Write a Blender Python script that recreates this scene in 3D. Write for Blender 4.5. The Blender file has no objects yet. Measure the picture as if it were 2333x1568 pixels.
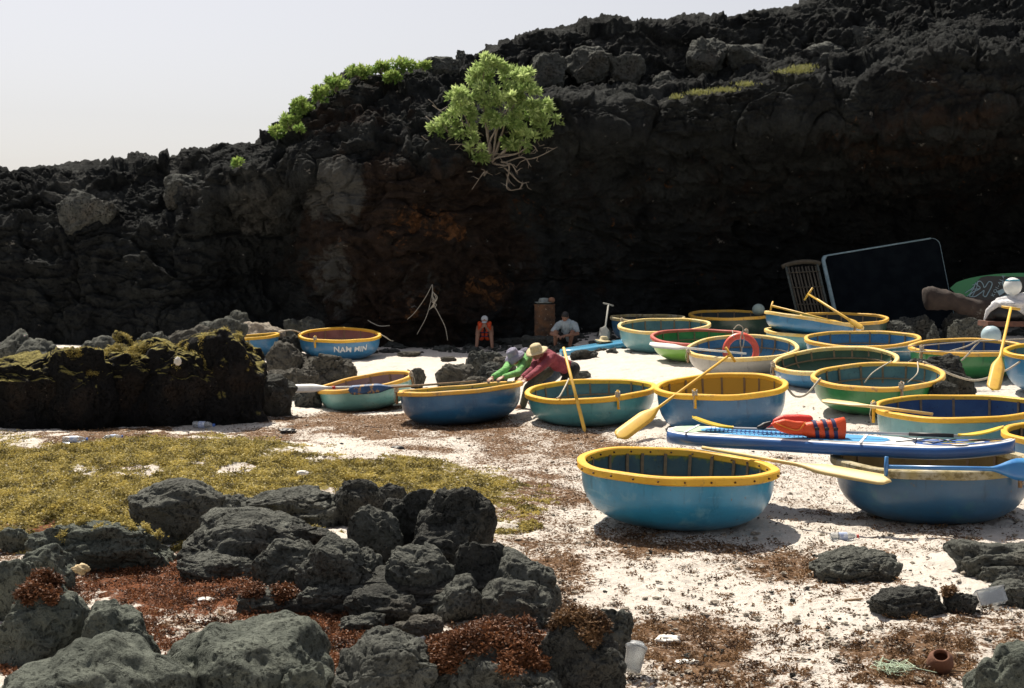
import bpy, bmesh, math, random
import numpy as np
from mathutils import Vector, Matrix
random.seed(7); RNG = np.random.default_rng(11)
scn = bpy.context.scene
COL = scn.collection
# ---------------------------------------------------------------- camera
CAMZ = 2.6; PITCH = math.radians(3.46); F = 3194.0; CX, CY = 1166.5, 784.0   # focal length and centre in units of a 2333 px wide picture
cam = bpy.data.cameras.new('camera'); cam_o = bpy.data.objects.new('camera', cam); COL.objects.link(cam_o)
cam_o.location = (0, 0, CAMZ); cam_o.rotation_euler = (math.pi / 2 - PITCH, 0, 0)
cam.sensor_width = 36.0; cam.lens = 36.0 * F / 2333.0; cam.clip_start = .1; cam.clip_end = 2000
cam.dof.use_dof = True; cam.dof.focus_distance = 14.5; cam.dof.aperture_fstop = 7.0
scn.camera = cam_o
# ---------------------------------------------------------------- light
SUN_EL, SUN_AZ = math.radians(58), math.radians(-24)      # azimuth from +Y, negative = to the left
w = bpy.data.worlds.new('World'); scn.world = w; w.use_nodes = True
nt = w.node_tree; bg = nt.nodes['Background']
sky = nt.nodes.new('ShaderNodeTexSky'); sky.sky_type = 'NISHITA'; sky.sun_disc = False
sky.sun_elevation = SUN_EL; sky.sun_rotation = SUN_AZ; sky.air_density = 1.0; sky.dust_density = 2.0; sky.ozone_density = 1.0
hs = nt.nodes.new('ShaderNodeHueSaturation'); hs.inputs['Saturation'].default_value = .38; nt.links.new(sky.outputs[0], hs.inputs['Color'])
tn = nt.nodes.new('ShaderNodeMix'); tn.data_type = 'RGBA'; tn.blend_type = 'MULTIPLY'; tn.inputs[0].default_value = 1; tn.inputs[7].default_value = (1.035, .99, .985, 1); nt.links.new(hs.outputs[0], tn.inputs[6]); nt.links.new(tn.outputs[2], bg.inputs[0]); bg.inputs[1].default_value = 0.068
sd = bpy.data.lights.new('sun', 'SUN'); sd.energy = 4.3; sd.angle = math.radians(.53); sd.color = (1, .92, .79)
so = bpy.data.objects.new('sun', sd); COL.objects.link(so)
sv = Vector((math.sin(SUN_AZ) * math.cos(SUN_EL), math.cos(SUN_AZ) * math.cos(SUN_EL), math.sin(SUN_EL)))
so.rotation_euler = (-sv).to_track_quat('-Z', 'Y').to_euler(); so.location = (-8, 20, 30)
scn.view_settings.view_transform = 'Standard'; scn.view_settings.look = 'None'
scn.view_settings.exposure = 0.8; scn.view_settings.gamma = 1.0
scn.cycles.max_bounces = 6; scn.cycles.diffuse_bounces = 3; scn.cycles.transparent_max_bounces = 8
# ---------------------------------------------------------------- helpers
def ss(t):
    t = np.clip(t, 0, 1); return t * t * (3 - 2 * t)
def ray(vx, vy):
    xc = (vx - CX) / F; zc = -(vy - CY) / F
    return Vector((xc, math.cos(PITCH) + zc * math.sin(PITCH), -math.sin(PITCH) + zc * math.cos(PITCH)))
def at(vx, vy, Y):                      # the point at distance Y along the ground that is seen there
    d = ray(vx, vy); return Vector((0, 0, CAMZ)) + d * (Y / d.y)
def proj(x, y, z):
    dz = z - CAMZ; dep = np.maximum(y * math.cos(PITCH) - dz * math.sin(PITCH), .05)
    return CX + F * x / dep, CY - F * (y * math.sin(PITCH) + dz * math.cos(PITCH)) / dep
_r = np.random.default_rng(5); PERM = _r.permutation(256).astype(np.int64)
GR = _r.normal(size=(256, 3)).astype(np.float32); GR /= np.linalg.norm(GR, axis=1)[:, None]
RND = _r.random((256, 4)).astype(np.float32)
def hsh(i, seed): return PERM[(PERM[(PERM[(i[:, 0] + seed) & 255] + i[:, 1]) & 255] + i[:, 2]) & 255]
def pn(P, seed=0):
    P = np.asarray(P, np.float32); fl = np.floor(P); f = P - fl; i = fl.astype(np.int64)
    u = f * f * f * (f * (f * 6 - 15) + 10); r = np.zeros(len(P), np.float32)
    for dx in (0, 1):
        wx = u[:, 0] if dx else 1 - u[:, 0]
        for dy in (0, 1):
            wy = u[:, 1] if dy else 1 - u[:, 1]
            for dz in (0, 1):
                wz = u[:, 2] if dz else 1 - u[:, 2]
                o = np.array((dx, dy, dz)); g = GR[hsh(i + o, seed)]
                r += wx * wy * wz * ((f - o) * g).sum(1)
    return r * 1.5
def fbm(P, o=4, seed=0, gain=.5, lac=2.07):
    r = 0; a = 1; P = np.asarray(P, np.float32)
    for k in range(o): r = r + a * pn(P, seed + k * 17); a *= gain; P = P * lac
    return r
def cell(P, seed=0, tilt=False):
    P = np.asarray(P, np.float32); fl = np.floor(P); f = P - fl; i = fl.astype(np.int64)
    b1 = np.full(len(P), 9, np.float32); b2 = b1.copy(); rid = np.zeros(len(P), np.float32); tl = rid.copy()
    for dx in (-1, 0, 1):
        for dy in (-1, 0, 1):
            for dz in (-1, 0, 1):
                o = np.array((dx, dy, dz)); h = hsh(i + o, seed); q = RND[h]
                d = (((o + q[:, :3]) - f) ** 2).sum(1); m = d < b1
                b2 = np.where(m, b1, np.minimum(b2, d)); rid = np.where(m, q[:, 3], rid); b1 = np.where(m, d, b1)
    return (np.sqrt(b1), np.sqrt(b2), rid, tl) if tilt else (np.sqrt(b1), np.sqrt(b2), rid)
MOUND = [(60, 1030, 150, 40, .05), (260, 1018, 190, 24, .16), (640, 1045, 190, 26, .18), (520, 1075, 90, 28, .10), (140, 1185, 90, 22, .20), (820, 1060, 160, 40, .06), (450, 1150, 200, 40, .04)]
def gz(x, y):
    x = np.asarray(x, np.float64); y = np.asarray(y, np.float64)
    k = ss((x - 3) / 2.5); a = 20 - 5 * k; b = 31 - 4 * k
    zr = .6 * ss((y - a) / (b - a)); zl = .3 * ss((y - 24) / 12)
    wgt = ss((x + 1) / 3.5); z = zl * (1 - wgt) + zr * wgt
    z = z + .035 * np.sin(x * .9 + .3 * y) * np.cos(y * .55 + .4 * x) + .02 * np.sin(x * 2.3 - y * 1.1)
    px, py = proj(x, y, z)
    for cx, cy, rx, ry, h in MOUND:
        z = z + h * np.exp(-((px - cx) / rx) ** 2 - ((py - cy) / ry) ** 2) * (y > 4)
    return z
def gz1(x, y): return float(gz(x, y))
def hit(vx, vy):                        # where the line of sight meets the beach
    Y = 15.0
    for _ in range(40):
        d = ray(vx, vy); p = at(vx, vy, Y); g = gz1(p.x, p.y)
        Yn = (g - CAMZ) / d.z * d.y if d.z < 0 else 60; Y = .5 * Y + .5 * min(max(Yn, 2), 60)
    p = at(vx, vy, Y); p.z = gz1(p.x, p.y); return p
def link(o, parent=None):
    COL.objects.link(o)
    if parent is not None: o.parent = parent
    return o
def tag(o, label=None, cat=None, group=None, kind=None):
    if label: o['label'] = label
    if cat: o['category'] = cat
    if group: o['group'] = group
    if kind: o['kind'] = kind
    return o
def empty(name, loc=(0, 0, 0), label=None, cat=None, group=None):
    o = bpy.data.objects.new(name, None); o.location = loc; o.empty_display_size = .1; link(o); tag(o, label, cat, group); return o
def npmesh(name, V, Fc, mats, smooth=True, parent=None, mi=None, attrs=None):
    V = np.asarray(V, np.float32); Fc = np.asarray(Fc, np.int32); me = bpy.data.meshes.new(name); n, k = Fc.shape
    me.vertices.add(len(V)); me.vertices.foreach_set('co', V.ravel())
    me.loops.add(n * k); me.loops.foreach_set('vertex_index', Fc.ravel())
    me.polygons.add(n); me.polygons.foreach_set('loop_start', np.arange(0, n * k, k, dtype=np.int32))
    me.polygons.foreach_set('use_smooth', np.full(n, smooth))
    if mi is not None: me.polygons.foreach_set('material_index', np.asarray(mi, np.int32))
    for m in (mats if isinstance(mats, (list, tuple)) else [mats]): me.materials.append(m)
    me.update(calc_edges=True)
    for an, av in (attrs or {}).items():
        A = me.color_attributes.new(an, 'FLOAT_COLOR', 'POINT'); c = np.ones((len(V), 4), np.float32); c[:, :av.shape[1]] = av
        A.data.foreach_set('color', c.ravel())
    o = bpy.data.objects.new(name, me); link(o, parent); return o
def grid_faces(nr, nc, flip=False):
    a = (np.arange(nr - 1)[:, None] * nc + np.arange(nc - 1)[None, :]).ravel()
    f = np.stack([a, a + 1, a + nc + 1, a + nc], 1); return f[:, ::-1] if flip else f
class MB:
    def __init__(s): s.v = []; s.f = []; s.m = []
    def add(s, V, Fs, m=0):
        b = len(s.v); s.v += [tuple(p) for p in V]; s.f += [tuple(i + b for i in f) for f in Fs]; s.m += [m] * len(Fs); return s
    def box(s, c, d, rot=None, m=0):
        R = rot or Matrix.Identity(3); c = Vector(c)
        V = [c + R @ Vector((x * d[0] / 2, y * d[1] / 2, z * d[2] / 2)) for x in (-1, 1) for y in (-1, 1) for z in (-1, 1)]
        return s.add(V, [(0, 1, 3, 2), (4, 6, 7, 5), (0, 4, 5, 1), (2, 3, 7, 6), (0, 2, 6, 4), (1, 5, 7, 3)], m)
    def tube(s, pts, r, n=8, m=0, flat=1.0):
        pts = [Vector(p) for p in pts]; rr = r if isinstance(r, (list, tuple)) else [r] * len(pts); V = []; up = None
        for i, p in enumerate(pts):
            t = (pts[min(i + 1, len(pts) - 1)] - pts[max(i - 1, 0)]).normalized()
            if up is None: up = t.orthogonal().normalized()
            up = (up - t * up.dot(t)); up = up.normalized() if up.length > 1e-6 else t.orthogonal().normalized(); sd_ = t.cross(up)
            V += [p + rr[i] * (math.cos(a) * up + flat * math.sin(a) * sd_) for a in (2 * math.pi * k / n for k in range(n))]
        L = len(pts); Fs = [(i * n + k, i * n + (k + 1) % n, (i + 1) * n + (k + 1) % n, (i + 1) * n + k) for i in range(L - 1) for k in range(n)]
        Fs += [tuple(range(n))[::-1], tuple((L - 1) * n + k for k in range(n))]
        return s.add(V, Fs, m)
    def cap(s, a, b, ra, rb, n=12, m=0):            # tapered capsule
        a = Vector(a); b = Vector(b); t = (b - a); L = t.length; t = t.normalized() if L > 1e-6 else Vector((0, 0, 1))
        P = []; R = []
        for k in range(0, 5): q = math.pi / 2 * (1 - k / 4); P.append(a - t * ra * math.sin(q)); R.append(max(ra * math.cos(q), ra * .04))
        for k in range(0, 5): q = math.pi / 2 * k / 4; P.append(b + t * rb * math.sin(q)); R.append(max(rb * math.cos(q), rb * .04))
        up = t.orthogonal().normalized(); sd_ = t.cross(up); V = []
        for p, r_ in zip(P, R): V += [p + r_ * (math.cos(x) * up + math.sin(x) * sd_) for x in (2 * math.pi * k / n for k in range(n))]
        Fs = [(i * n + k, i * n + (k + 1) % n, (i + 1) * n + (k + 1) % n, (i + 1) * n + k) for i in range(9) for k in range(n)]
        Fs += [tuple(range(n))[::-1], tuple(9 * n + k for k in range(n))]
        return s.add(V, Fs, m)
    def ell(s, c, r, rot=None, n=16, h=10, m=0):
        c = Vector(c); R = rot or Matrix.Identity(3); V = []; r = r if hasattr(r, '__len__') else (r, r, r)
        for i in range(h + 1):
            q = math.pi * i / h; q = min(max(q, .03), math.pi - .03)
            V += [c + R @ Vector((r[0] * math.sin(q) * math.cos(a), r[1] * math.sin(q) * math.sin(a), r[2] * math.cos(q))) for a in (2 * math.pi * k / n for k in range(n))]
        Fs = [(i * n + k, (i + 1) * n + k, (i + 1) * n + (k + 1) % n, i * n + (k + 1) % n) for i in range(h) for k in range(n)]
        Fs += [tuple(range(n)), tuple(h * n + k for k in range(n))[::-1]]
        return s.add(V, Fs, m)
    def lathe(s, prof, n=32, m=0, M=None, wob=None, closed=False):
        V = []
        for (r_, z_) in prof:
            for k in range(n):
                a = 2 * math.pi * k / n; rr, zz = (r_, z_) if wob is None else wob(r_, z_, a)
                p = Vector((rr * math.cos(a), rr * math.sin(a), zz)); V.append(M @ p if M else p)
        L = len(prof); rows = range(L if closed else L - 1)
        Fs = [(i * n + k, i * n + (k + 1) % n, ((i + 1) % L) * n + (k + 1) % n, ((i + 1) % L) * n + k) for i in rows for k in range(n)]
        return s.add(V, Fs, m)
    def build(s, name, mats, parent=None, smooth=True):
        me = bpy.data.meshes.new(name); me.from_pydata([tuple(p) for p in s.v], [], s.f)
        for m in (mats if isinstance(mats, (list, tuple)) else [mats]): me.materials.append(m)
        me.polygons.foreach_set('material_index', s.m); me.polygons.foreach_set('use_smooth', [smooth] * len(s.f)); me.update()
        o = bpy.data.objects.new(name, me); link(o, parent); return o
def spline(pts, n=8):
    P = [Vector(p) for p in pts]; P = [P[0] * 2 - P[1]] + P + [P[-1] * 2 - P[-2]]; out = []
    for i in range(1, len(P) - 2):
        for k in range(n):
            t = k / n; a, b, c, d = P[i - 1], P[i], P[i + 1], P[i + 2]
            out.append(.5 * ((2 * b) + (c - a) * t + (2 * a - 5 * b + 4 * c - d) * t * t + (3 * b - a - 3 * c + d) * t ** 3))
    out.append(P[-2]); return out
# ---------------------------------------------------------------- materials
def nodes(name):
    m = bpy.data.materials.new(name); m.use_nodes = True; t = m.node_tree; b = t.nodes['Principled BSDF']; return m, t, b
def N(t, ty, **k):
    n = t.nodes.new(ty)
    for a, v in k.items():
        if a.startswith('_'): setattr(n, a[1:], v)
        else: n.inputs[a.replace('__', ' ')].default_value = v
    return n
def noise_fac(t, co, scale, lo, hi, det=6, rough=.6, dist=0.0):
    n = N(t, 'ShaderNodeTexNoise', Scale=scale, Detail=det, Roughness=rough, Distortion=dist); t.links.new(co, n.inputs['Vector'])
    r = N(t, 'ShaderNodeMapRange'); r.inputs[1].default_value = lo; r.inputs[2].default_value = hi; t.links.new(n.outputs[0], r.inputs[0]); return r.outputs[0]
def mixc(t, fac, a, b):
    n = N(t, 'ShaderNodeMix', _data_type='RGBA')
    for s_, v in ((0, fac), (6, a), (7, b)):
        if isinstance(v, (int, float)): n.inputs[s_].default_value = v
        elif isinstance(v, tuple): n.inputs[s_].default_value = (*v, 1)
        else: t.links.new(v, n.inputs[s_])
    return n.outputs[2]
def mul(t, a, b, op='MULTIPLY'):
    n = N(t, 'ShaderNodeMath', _operation=op)
    for s_, v in ((0, a), (1, b)):
        if isinstance(v, (int, float)): n.inputs[s_].default_value = v
        else: t.links.new(v, n.inputs[s_])
    return n.outputs[0]
def bumpn(t, b, h, strength, dist, prev=None):
    n = N(t, 'ShaderNodeBump', Strength=strength, Distance=dist); t.links.new(h, n.inputs['Height'])
    if prev is not None: t.links.new(prev, n.inputs['Normal'])
    t.links.new(n.outputs[0], b.inputs['Normal']); return n.outputs[0]
def paint(name, c, c2=None, s2=6, lo2=.45, hi2=.7, c3=None, s3=25, lo3=.6, hi3=.68, rough=.5, bump=.0, bs=40, bd=.01, coat=0.0, spec=.5, sub=0, coords='Object', zdirt=None):
    m, t, b = nodes(name); tc = N(t, 'ShaderNodeTexCoord').outputs[coords]; col = c
    if c2: col = mixc(t, noise_fac(t, tc, s2, lo2, hi2), col, c2)
    if c3: col = mixc(t, noise_fac(t, tc, s3, lo3, hi3, 8, .7), col, c3)
    if zdirt:                       # (z0, z1, colour): wear and stain from z1 down to z0 with a ragged edge
        sp = N(t, 'ShaderNodeSeparateXYZ'); t.links.new(tc, sp.inputs[0])
        r = N(t, 'ShaderNodeMapRange'); r.inputs[1].default_value = zdirt[1]; r.inputs[2].default_value = zdirt[0]; t.links.new(sp.outputs[2], r.inputs[0])
        f = mul(t, mul(t, r.outputs[0], 1.3), noise_fac(t, tc, 7, .3, .75, 8, .75)); f2 = N(t, 'ShaderNodeClamp'); t.links.new(f, f2.inputs[0])
        col = mixc(t, f2.outputs[0], col, zdirt[2])
    if isinstance(col, tuple): b.inputs['Base Color'].default_value = (*col, 1)
    else: t.links.new(col, b.inputs['Base Color'])
    b.inputs['Roughness'].default_value = rough; b.inputs['Specular IOR Level'].default_value = spec
    b.inputs['Coat Weight'].default_value = coat; b.inputs['Coat Roughness'].default_value = .25
    if bump:
        n = N(t, 'ShaderNodeTexNoise', Scale=bs, Detail=8, Roughness=.65); t.links.new(tc, n.inputs['Vector']); bumpn(t, b, n.outputs[0], bump, bd)
    return m
def rockmat(name, base, light, speck=(.45, .4, .34), s=1.0, moss=None, pit=1.0, rough=.85, warm=(.05, .035, .025)):
    m, t, b = nodes(name); tc = N(t, 'ShaderNodeTexCoord').outputs['Object']
    col = mixc(t, noise_fac(t, tc, 3 * s, .22, .6, 8, .7), base, light)
    col = mixc(t, noise_fac(t, tc, 1.3 * s, .55, .8, 5, .6), col, warm)
    v = N(t, 'ShaderNodeTexVoronoi', Scale=26 * s, Randomness=1.0)
    nn = N(t, 'ShaderNodeTexNoise', Scale=14 * s, Detail=4); t.links.new(tc, nn.inputs['Vector'])
    wv = mixc(t, .12, tc, nn.outputs[1]); t.links.new(wv, v.inputs['Vector'])
    r = N(t, 'ShaderNodeMapRange'); r.inputs[1].default_value = .12; r.inputs[2].default_value = .42; t.links.new(v.outputs[0], r.inputs[0])
    pm = noise_fac(t, tc, 4 * s, .36, .52, 3)                      # pits only where this is high
    n2 = N(t, 'ShaderNodeTexNoise', Scale=60 * s, Detail=8, Roughness=.75); t.links.new(tc, n2.inputs['Vector'])
    n3 = N(t, 'ShaderNodeTexNoise', Scale=9 * s, Detail=8, Roughness=.65); t.links.new(tc, n3.inputs['Vector'])
    inv = mul(t, mul(t, 1.0, r.outputs[0], 'SUBTRACT'), pm); hgt = mul(t, 1.0, inv, 'SUBTRACT')
    col = mixc(t, mul(t, inv, .6), col, tuple(c_ * .55 for c_ in base))  # pit hollows darkened in the colour too, adding shade to the bump
    col = mixc(t, mul(t, noise_fac(t, tc, 45 * s, .72, .76, 2), noise_fac(t, tc, 2.0, .45, .6, 3)), col, speck)
    if moss:
        ge = N(t, 'ShaderNodeNewGeometry'); sp = N(t, 'ShaderNodeSeparateXYZ'); t.links.new(ge.outputs['Normal'], sp.inputs[0])
        f = mul(t, sp.outputs[2], mul(t, noise_fac(t, tc, 4, .2, .8, 6), .9), 'ADD'); r2 = N(t, 'ShaderNodeMapRange'); r2.inputs[1].default_value = 1.0; r2.inputs[2].default_value = 1.25; t.links.new(f, r2.inputs[0])
        mc = mixc(t, noise_fac(t, tc, 30, .4, .6, 5), moss, tuple(c_ * 1.7 for c_ in moss)); col = mixc(t, r2.outputs[0], col, mc)
    t.links.new(col, b.inputs['Base Color']); b.inputs['Roughness'].default_value = rough; b.inputs['Specular IOR Level'].default_value = .12
    p = bumpn(t, b, n3.outputs[0], 1.0, .07 / s); p = bumpn(t, b, hgt, 1.0, .045 * pit / s, p)
    v2 = N(t, 'ShaderNodeTexVoronoi', Scale=58 * s, Randomness=1.0); t.links.new(wv, v2.inputs['Vector']); r3 = N(t, 'ShaderNodeMapRange'); r3.inputs[1].default_value = .1; r3.inputs[2].default_value = .4; t.links.new(v2.outputs[0], r3.inputs[0])
    p = bumpn(t, b, r3.outputs[0], .8, .016 * pit / s, p); bumpn(t, b, n2.outputs[0], .9, .010 / s, p)
    return m
def leafmat(name, c, c2, trans=.45, rough=.55):
    m, t, b = nodes(name); a = N(t, 'ShaderNodeVertexColor', _layer_name='tint'); sp = N(t, 'ShaderNodeSeparateColor'); t.links.new(a.outputs[0], sp.inputs[0])
    col = mixc(t, sp.outputs[0], c, c2); t.links.new(col, b.inputs['Base Color']); b.inputs['Roughness'].default_value = rough
    b.inputs['Specular IOR Level'].default_value = .3
    tr = N(t, 'ShaderNodeBsdfTranslucent'); t.links.new(col, tr.inputs[0]); mx = N(t, 'ShaderNodeMixShader'); mx.inputs[0].default_value = trans
    t.links.new(b.outputs[0], mx.inputs[1]); t.links.new(tr.outputs[0], mx.inputs[2]); t.links.new(mx.outputs[0], t.nodes['Material Output'].inputs[0]); return m
# leaf sized faces scattered over points
def leaves(name, P, L, W, mat, parent=None, up=.4, zs=.6, dirs=None, tint=None, curl=.25):
    n = len(P); r = RNG
    d = r.normal(size=(n, 3)) if dirs is None else dirs + r.normal(size=(n, 3)) * .25
    if dirs is None: d[:, 2] = d[:, 2] * zs + up * r.random(n)
    d /= np.linalg.norm(d, axis=1)[:, None]; q = r.normal(size=(n, 3)); s_ = np.cross(d, q); s_ /= np.linalg.norm(s_, axis=1)[:, None] + 1e-9; nn = np.cross(s_, d)
    L = (np.broadcast_to(L, n) * r.uniform(.6, 1.3, n))[:, None]; W = (np.broadcast_to(W, n) * r.uniform(.6, 1.3, n))[:, None]
    c = r.uniform(-curl, curl, n)[:, None] * L
    V = np.stack([P, P + d * L * .55 + s_ * W / 2 + nn * c, P + d * L - nn * c * .5, P + d * L * .55 - s_ * W / 2 + nn * c], 1).reshape(-1, 3)
    tint = r.random(n) if tint is None else tint
    return npmesh(name, V, np.arange(n * 4).reshape(-1, 4), mat, False, parent, attrs={'tint': np.repeat(np.clip(tint, 0, 1), 4)[:, None].repeat(3, 1)})
# ---------------------------------------------------------------- beach
def blobs(px, py, L):
    r = np.zeros(len(px))
    for cx, cy, rx, ry, w_ in L:
        q = np.sqrt(((px - cx) / rx) ** 2 + ((py - cy) / ry) ** 2); r = np.maximum(r, w_ * ss(1.45 - q))
    return r
YG = [(180, 1115, 420, 95, 1), (700, 1088, 400, 48, .95), (1010, 1120, 190, 55, .72), (110, 1190, 170, 70, 1), (350, 1030, 380, 22, .95), (1150, 1185, 90, 60, .4), (420, 1200, 300, 60, .8), (-300, 1100, 500, 120, 1)]
BR = [(350, 992, 420, 16, .75), (900, 965, 350, 40, .72), (1230, 1010, 240, 60, .62), (1200, 1130, 170, 90, .55), (1270, 1300, 120, 160, .6), (1560, 1470, 210, 90, .68), (2080, 1495, 240, 80, .7), (2180, 1425, 200, 26, .45), (1850, 1120, 120, 50, .4), (1500, 1225, 200, 40, .38), (2200, 1210, 120, 40, .45), (1750, 1540, 500, 40, .5), (1350, 1120, 60, 60, .5), (1800, 1560, 800, 80, .4), (1650, 1360, 250, 50, .27)]
RD = [(500, 1345, 360, 70, .95), (250, 1285, 150, 50, .85), (130, 1222, 80, 22, .7), (720, 1430, 150, 70, .92), (1130, 1500, 150, 80, .95), (620, 1500, 300, 60, .7), (30, 1225, 50, 26, .7), (1290, 1440, 60, 40, .6), (300, 1500, 300, 100, .6)]
GAP = [(240, 1083, 120, 7, .8), (560, 1073, 110, 8, .8), (470, 1068, 60, 5, .7), (380, 1240, 60, 16, .8), (1060, 1440, 70, 14, .9), (1000, 1165, 40, 20, .5), (800, 1028, 120, 6, .6)]
def weeds(x, y, z):
    px, py = proj(x, y, z); q = np.stack([x, y, 0 * x], 1)
    wx = fbm(q * .8, 4, 3) * 80; wy = fbm(q * .9 + 7, 4, 9) * 26
    px = px + wx; py = py + wy; front = (y > 3)
    g = (1 - blobs(px, py, GAP)) * front
    base = .30 * ss((py - 925) / 60) * (1 + fbm(q * .6, 3, 21))
    return blobs(px, py, YG) * g, np.minimum(.56, np.maximum(blobs(px, py, BR) * .85, base) * (1 + .35 * fbm(q * 1.1, 3, 61))) * front, blobs(px, py, RD) * g
T = np.concatenate([-np.geomspace(9, .56, 26), np.linspace(-.54, .54, 900), np.geomspace(.56, 9, 26)])
Yr = np.concatenate([[-60, -30, -15, -8, -4, -1, 1, 3, 4.5, 6], np.geomspace(6.5, 52, 900), np.geomspace(54, 400, 24)])
YY, TT = np.meshgrid(Yr, T, indexing='ij'); XX = TT * np.maximum(YY, 3.5); xg = XX.ravel(); yg = YY.ravel(); zg = gz(xg, yg)
m_yg, m_br, m_rd = weeds(xg, yg, zg)
nearm = ((yg > 6) & (yg < 55) & (np.abs(TT.ravel()) < .6)).astype(float); q = np.stack([xg, yg, 0 * xg], 1)
zf = zg + nearm * (.022 * fbm(q * 3.1, 4, 40) + .010 * fbm(q * 14, 3, 60) + .03 * np.minimum(fbm(q * np.array([1.4, 2.2, 1]), 2, 33), 0) + m_yg * (.045 * (1 + fbm(q * 4, 3, 70)) + .05 * np.maximum(0, fbm(q * 1.6, 3, 72))) + m_rd * .03 * (1 + fbm(q * 6, 3, 80)))
f1_, f2_, id_ = cell(np.stack([xg * 2.3, yg * 2.0, 0 * xg + .5], 1), 6); zf -= nearm * ((yg > 12) & (yg < 36)) * np.where(id_ > .45, np.clip(.34 - f1_, 0, .34) / .34 * .028 - np.clip(.10 - np.abs(f1_ - .40), 0, .10) * .08, 0)
sand, t, b = nodes('sand'); tc = N(t, 'ShaderNodeTexCoord').outputs['Object']
at_ = N(t, 'ShaderNodeVertexColor', _layer_name='weed'); sp = N(t, 'ShaderNodeSeparateColor'); t.links.new(at_.outputs[0], sp.inputs[0])
sc = mixc(t, noise_fac(t, tc, 2.2, .3, .7, 6), (.64, .59, .53), (.55, .505, .45)); sc = mixc(t, noise_fac(t, tc, 70, .6, .72, 4, .7), sc, (.30, .23, .18)); sc = mixc(t, noise_fac(t, tc, 45, .64, .7, 2), sc, (.8, .75, .7))
def thr(dens, scale, k, det=10, lo=.28, hi=.72, dist=.6):
    nn = noise_fac(t, tc, scale, lo, hi, det, .72, dist); d_ = mul(t, dens, nn, 'SUBTRACT'); d_ = mul(t, d_, k); c_ = N(t, 'ShaderNodeClamp'); t.links.new(d_, c_.inputs[0]); return c_.outputs[0]
brc = mixc(t, noise_fac(t, tc, 30, .35, .65, 5), (.055, .028, .014), (.21, .12, .06)); sc = mixc(t, thr(mul(t, sp.outputs[1], .95), 7, 9), sc, brc)
sc = mixc(t, thr(mul(t, sp.outputs[1], 1.3), 30, 9), sc, brc)
ygc = mixc(t, noise_fac(t, tc, 26, .35, .65, 6), (.07, .058, .012), (.24, .19, .045)); sc = mixc(t, thr(mul(t, sp.outputs[0], 1.1), 10, 6), sc, ygc)
rdc = mixc(t, noise_fac(t, tc, 30, .35, .65, 6), (.045, .016, .007), (.20, .065, .02)); sc = mixc(t, thr(mul(t, sp.outputs[2], 1.1), 12, 6), sc, rdc)
t.links.new(sc, b.inputs['Base Color']); b.inputs['Roughness'].default_value = .92; b.inputs['Specular IOR Level'].default_value = .2
n1 = N(t, 'ShaderNodeTexNoise', Scale=11.0, Detail=9, Roughness=.7); t.links.new(tc, n1.inputs['Vector']); pr = bumpn(t, b, n1.outputs[0], .8, .05)
n1 = N(t, 'ShaderNodeTexNoise', Scale=60.0, Detail=6, Roughness=.7); t.links.new(tc, n1.inputs['Vector']); bumpn(t, b, n1.outputs[0], .7, .012, pr)
g_o = npmesh('ground', np.stack([xg, yg, zf], 1), grid_faces(len(Yr), len(T)), sand, attrs={'weed': np.stack([m_yg, m_br, m_rd], 1)})
tag(g_o, 'pale coral sand beach strewn with dried seaweed', None, None, 'structure')
# seaweed as real leaf sized pieces
def scatter(n, which, y0, y1, x0=-40, x1=2380, noise_s=5.0, lift=.05, bias=.0):
    vx = RNG.uniform(x0, x1, n); vy = RNG.uniform(y0, y1, n)
    dz = -math.sin(PITCH) - (vy - CY) / F * math.cos(PITCH); dy = math.cos(PITCH) - (vy - CY) / F * math.sin(PITCH)
    Y = -CAMZ / dz * dy
    for _ in range(6): Y = .5 * Y + .5 * ((gz((vx - CX) / F * Y / dy, Y) - CAMZ) / dz * dy)
    x = (vx - CX) / F * Y / dy; z = gz(x, Y); M_ = weeds(x, Y, z)[which]; q = np.stack([x, Y, 0 * x], 1)
    nn = .5 + (.85 if which == 1 else .62) * fbm(q * np.array([noise_s * .7, noise_s, 1]) + .3 * fbm(q * 3, 2, 5)[:, None], 5, 90 + which, .62); keep = (M_ - nn + bias) * (3 if which != 1 else 7) > RNG.random(n)
    keep &= M_ > .15
    x, Y, z, M_, nn = x[keep], Y[keep], z[keep], M_[keep], nn[keep]
    z = z + RNG.random(len(x)) ** 1.5 * lift * np.clip((M_ - nn + bias) * 1.6, .15, 1.2)
    if which == 0: q = np.stack([x, Y, 0 * x], 1); z = z + M_ ** 2 * (.030 * (1 + fbm(q * 4, 3, 70)) + .05 * np.maximum(0, fbm(q * 1.6, 3, 72)))
    return np.stack([x, Y, z], 1), np.clip(.5 + .9 * fbm(np.stack([x, Y, 0 * x], 1) * 4, 3, 50) + RNG.normal(size=len(x)) * .25, 0, 1)
m_yel = leafmat('yellow_green_seaweed', (.09, .072, .018), (.60, .49, .15), .3)
m_brw = leafmat('brown_seaweed', (.04, .020, .011), (.26, .15, .07), .25)
m_red = leafmat('red_brown_seaweed', (.026, .011, .007), (.25, .105, .045), .2)
P_, t_ = scatter(620000, 0, 975, 1300, -40, 1300, 3.4, .07, .17)
tag(leaves('seaweed', P_, .032, .016, m_yel, tint=t_, up=.15, zs=.4), 'mass of yellow green seaweed covering the sand on the left', 'seaweed', None, 'stuff')
P_, t_ = scatter(520000, 1, 930, 1620, noise_s=9, lift=.045, bias=-.06)
tag(leaves('seaweed', P_, .026, .012, m_brw, tint=t_), 'dry brown seaweed scattered in thin patches over the sand', 'seaweed', None, 'stuff')
P_, t_ = scatter(340000, 2, 1200, 1680, -40, 1500, 4, .05, .30)
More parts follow.
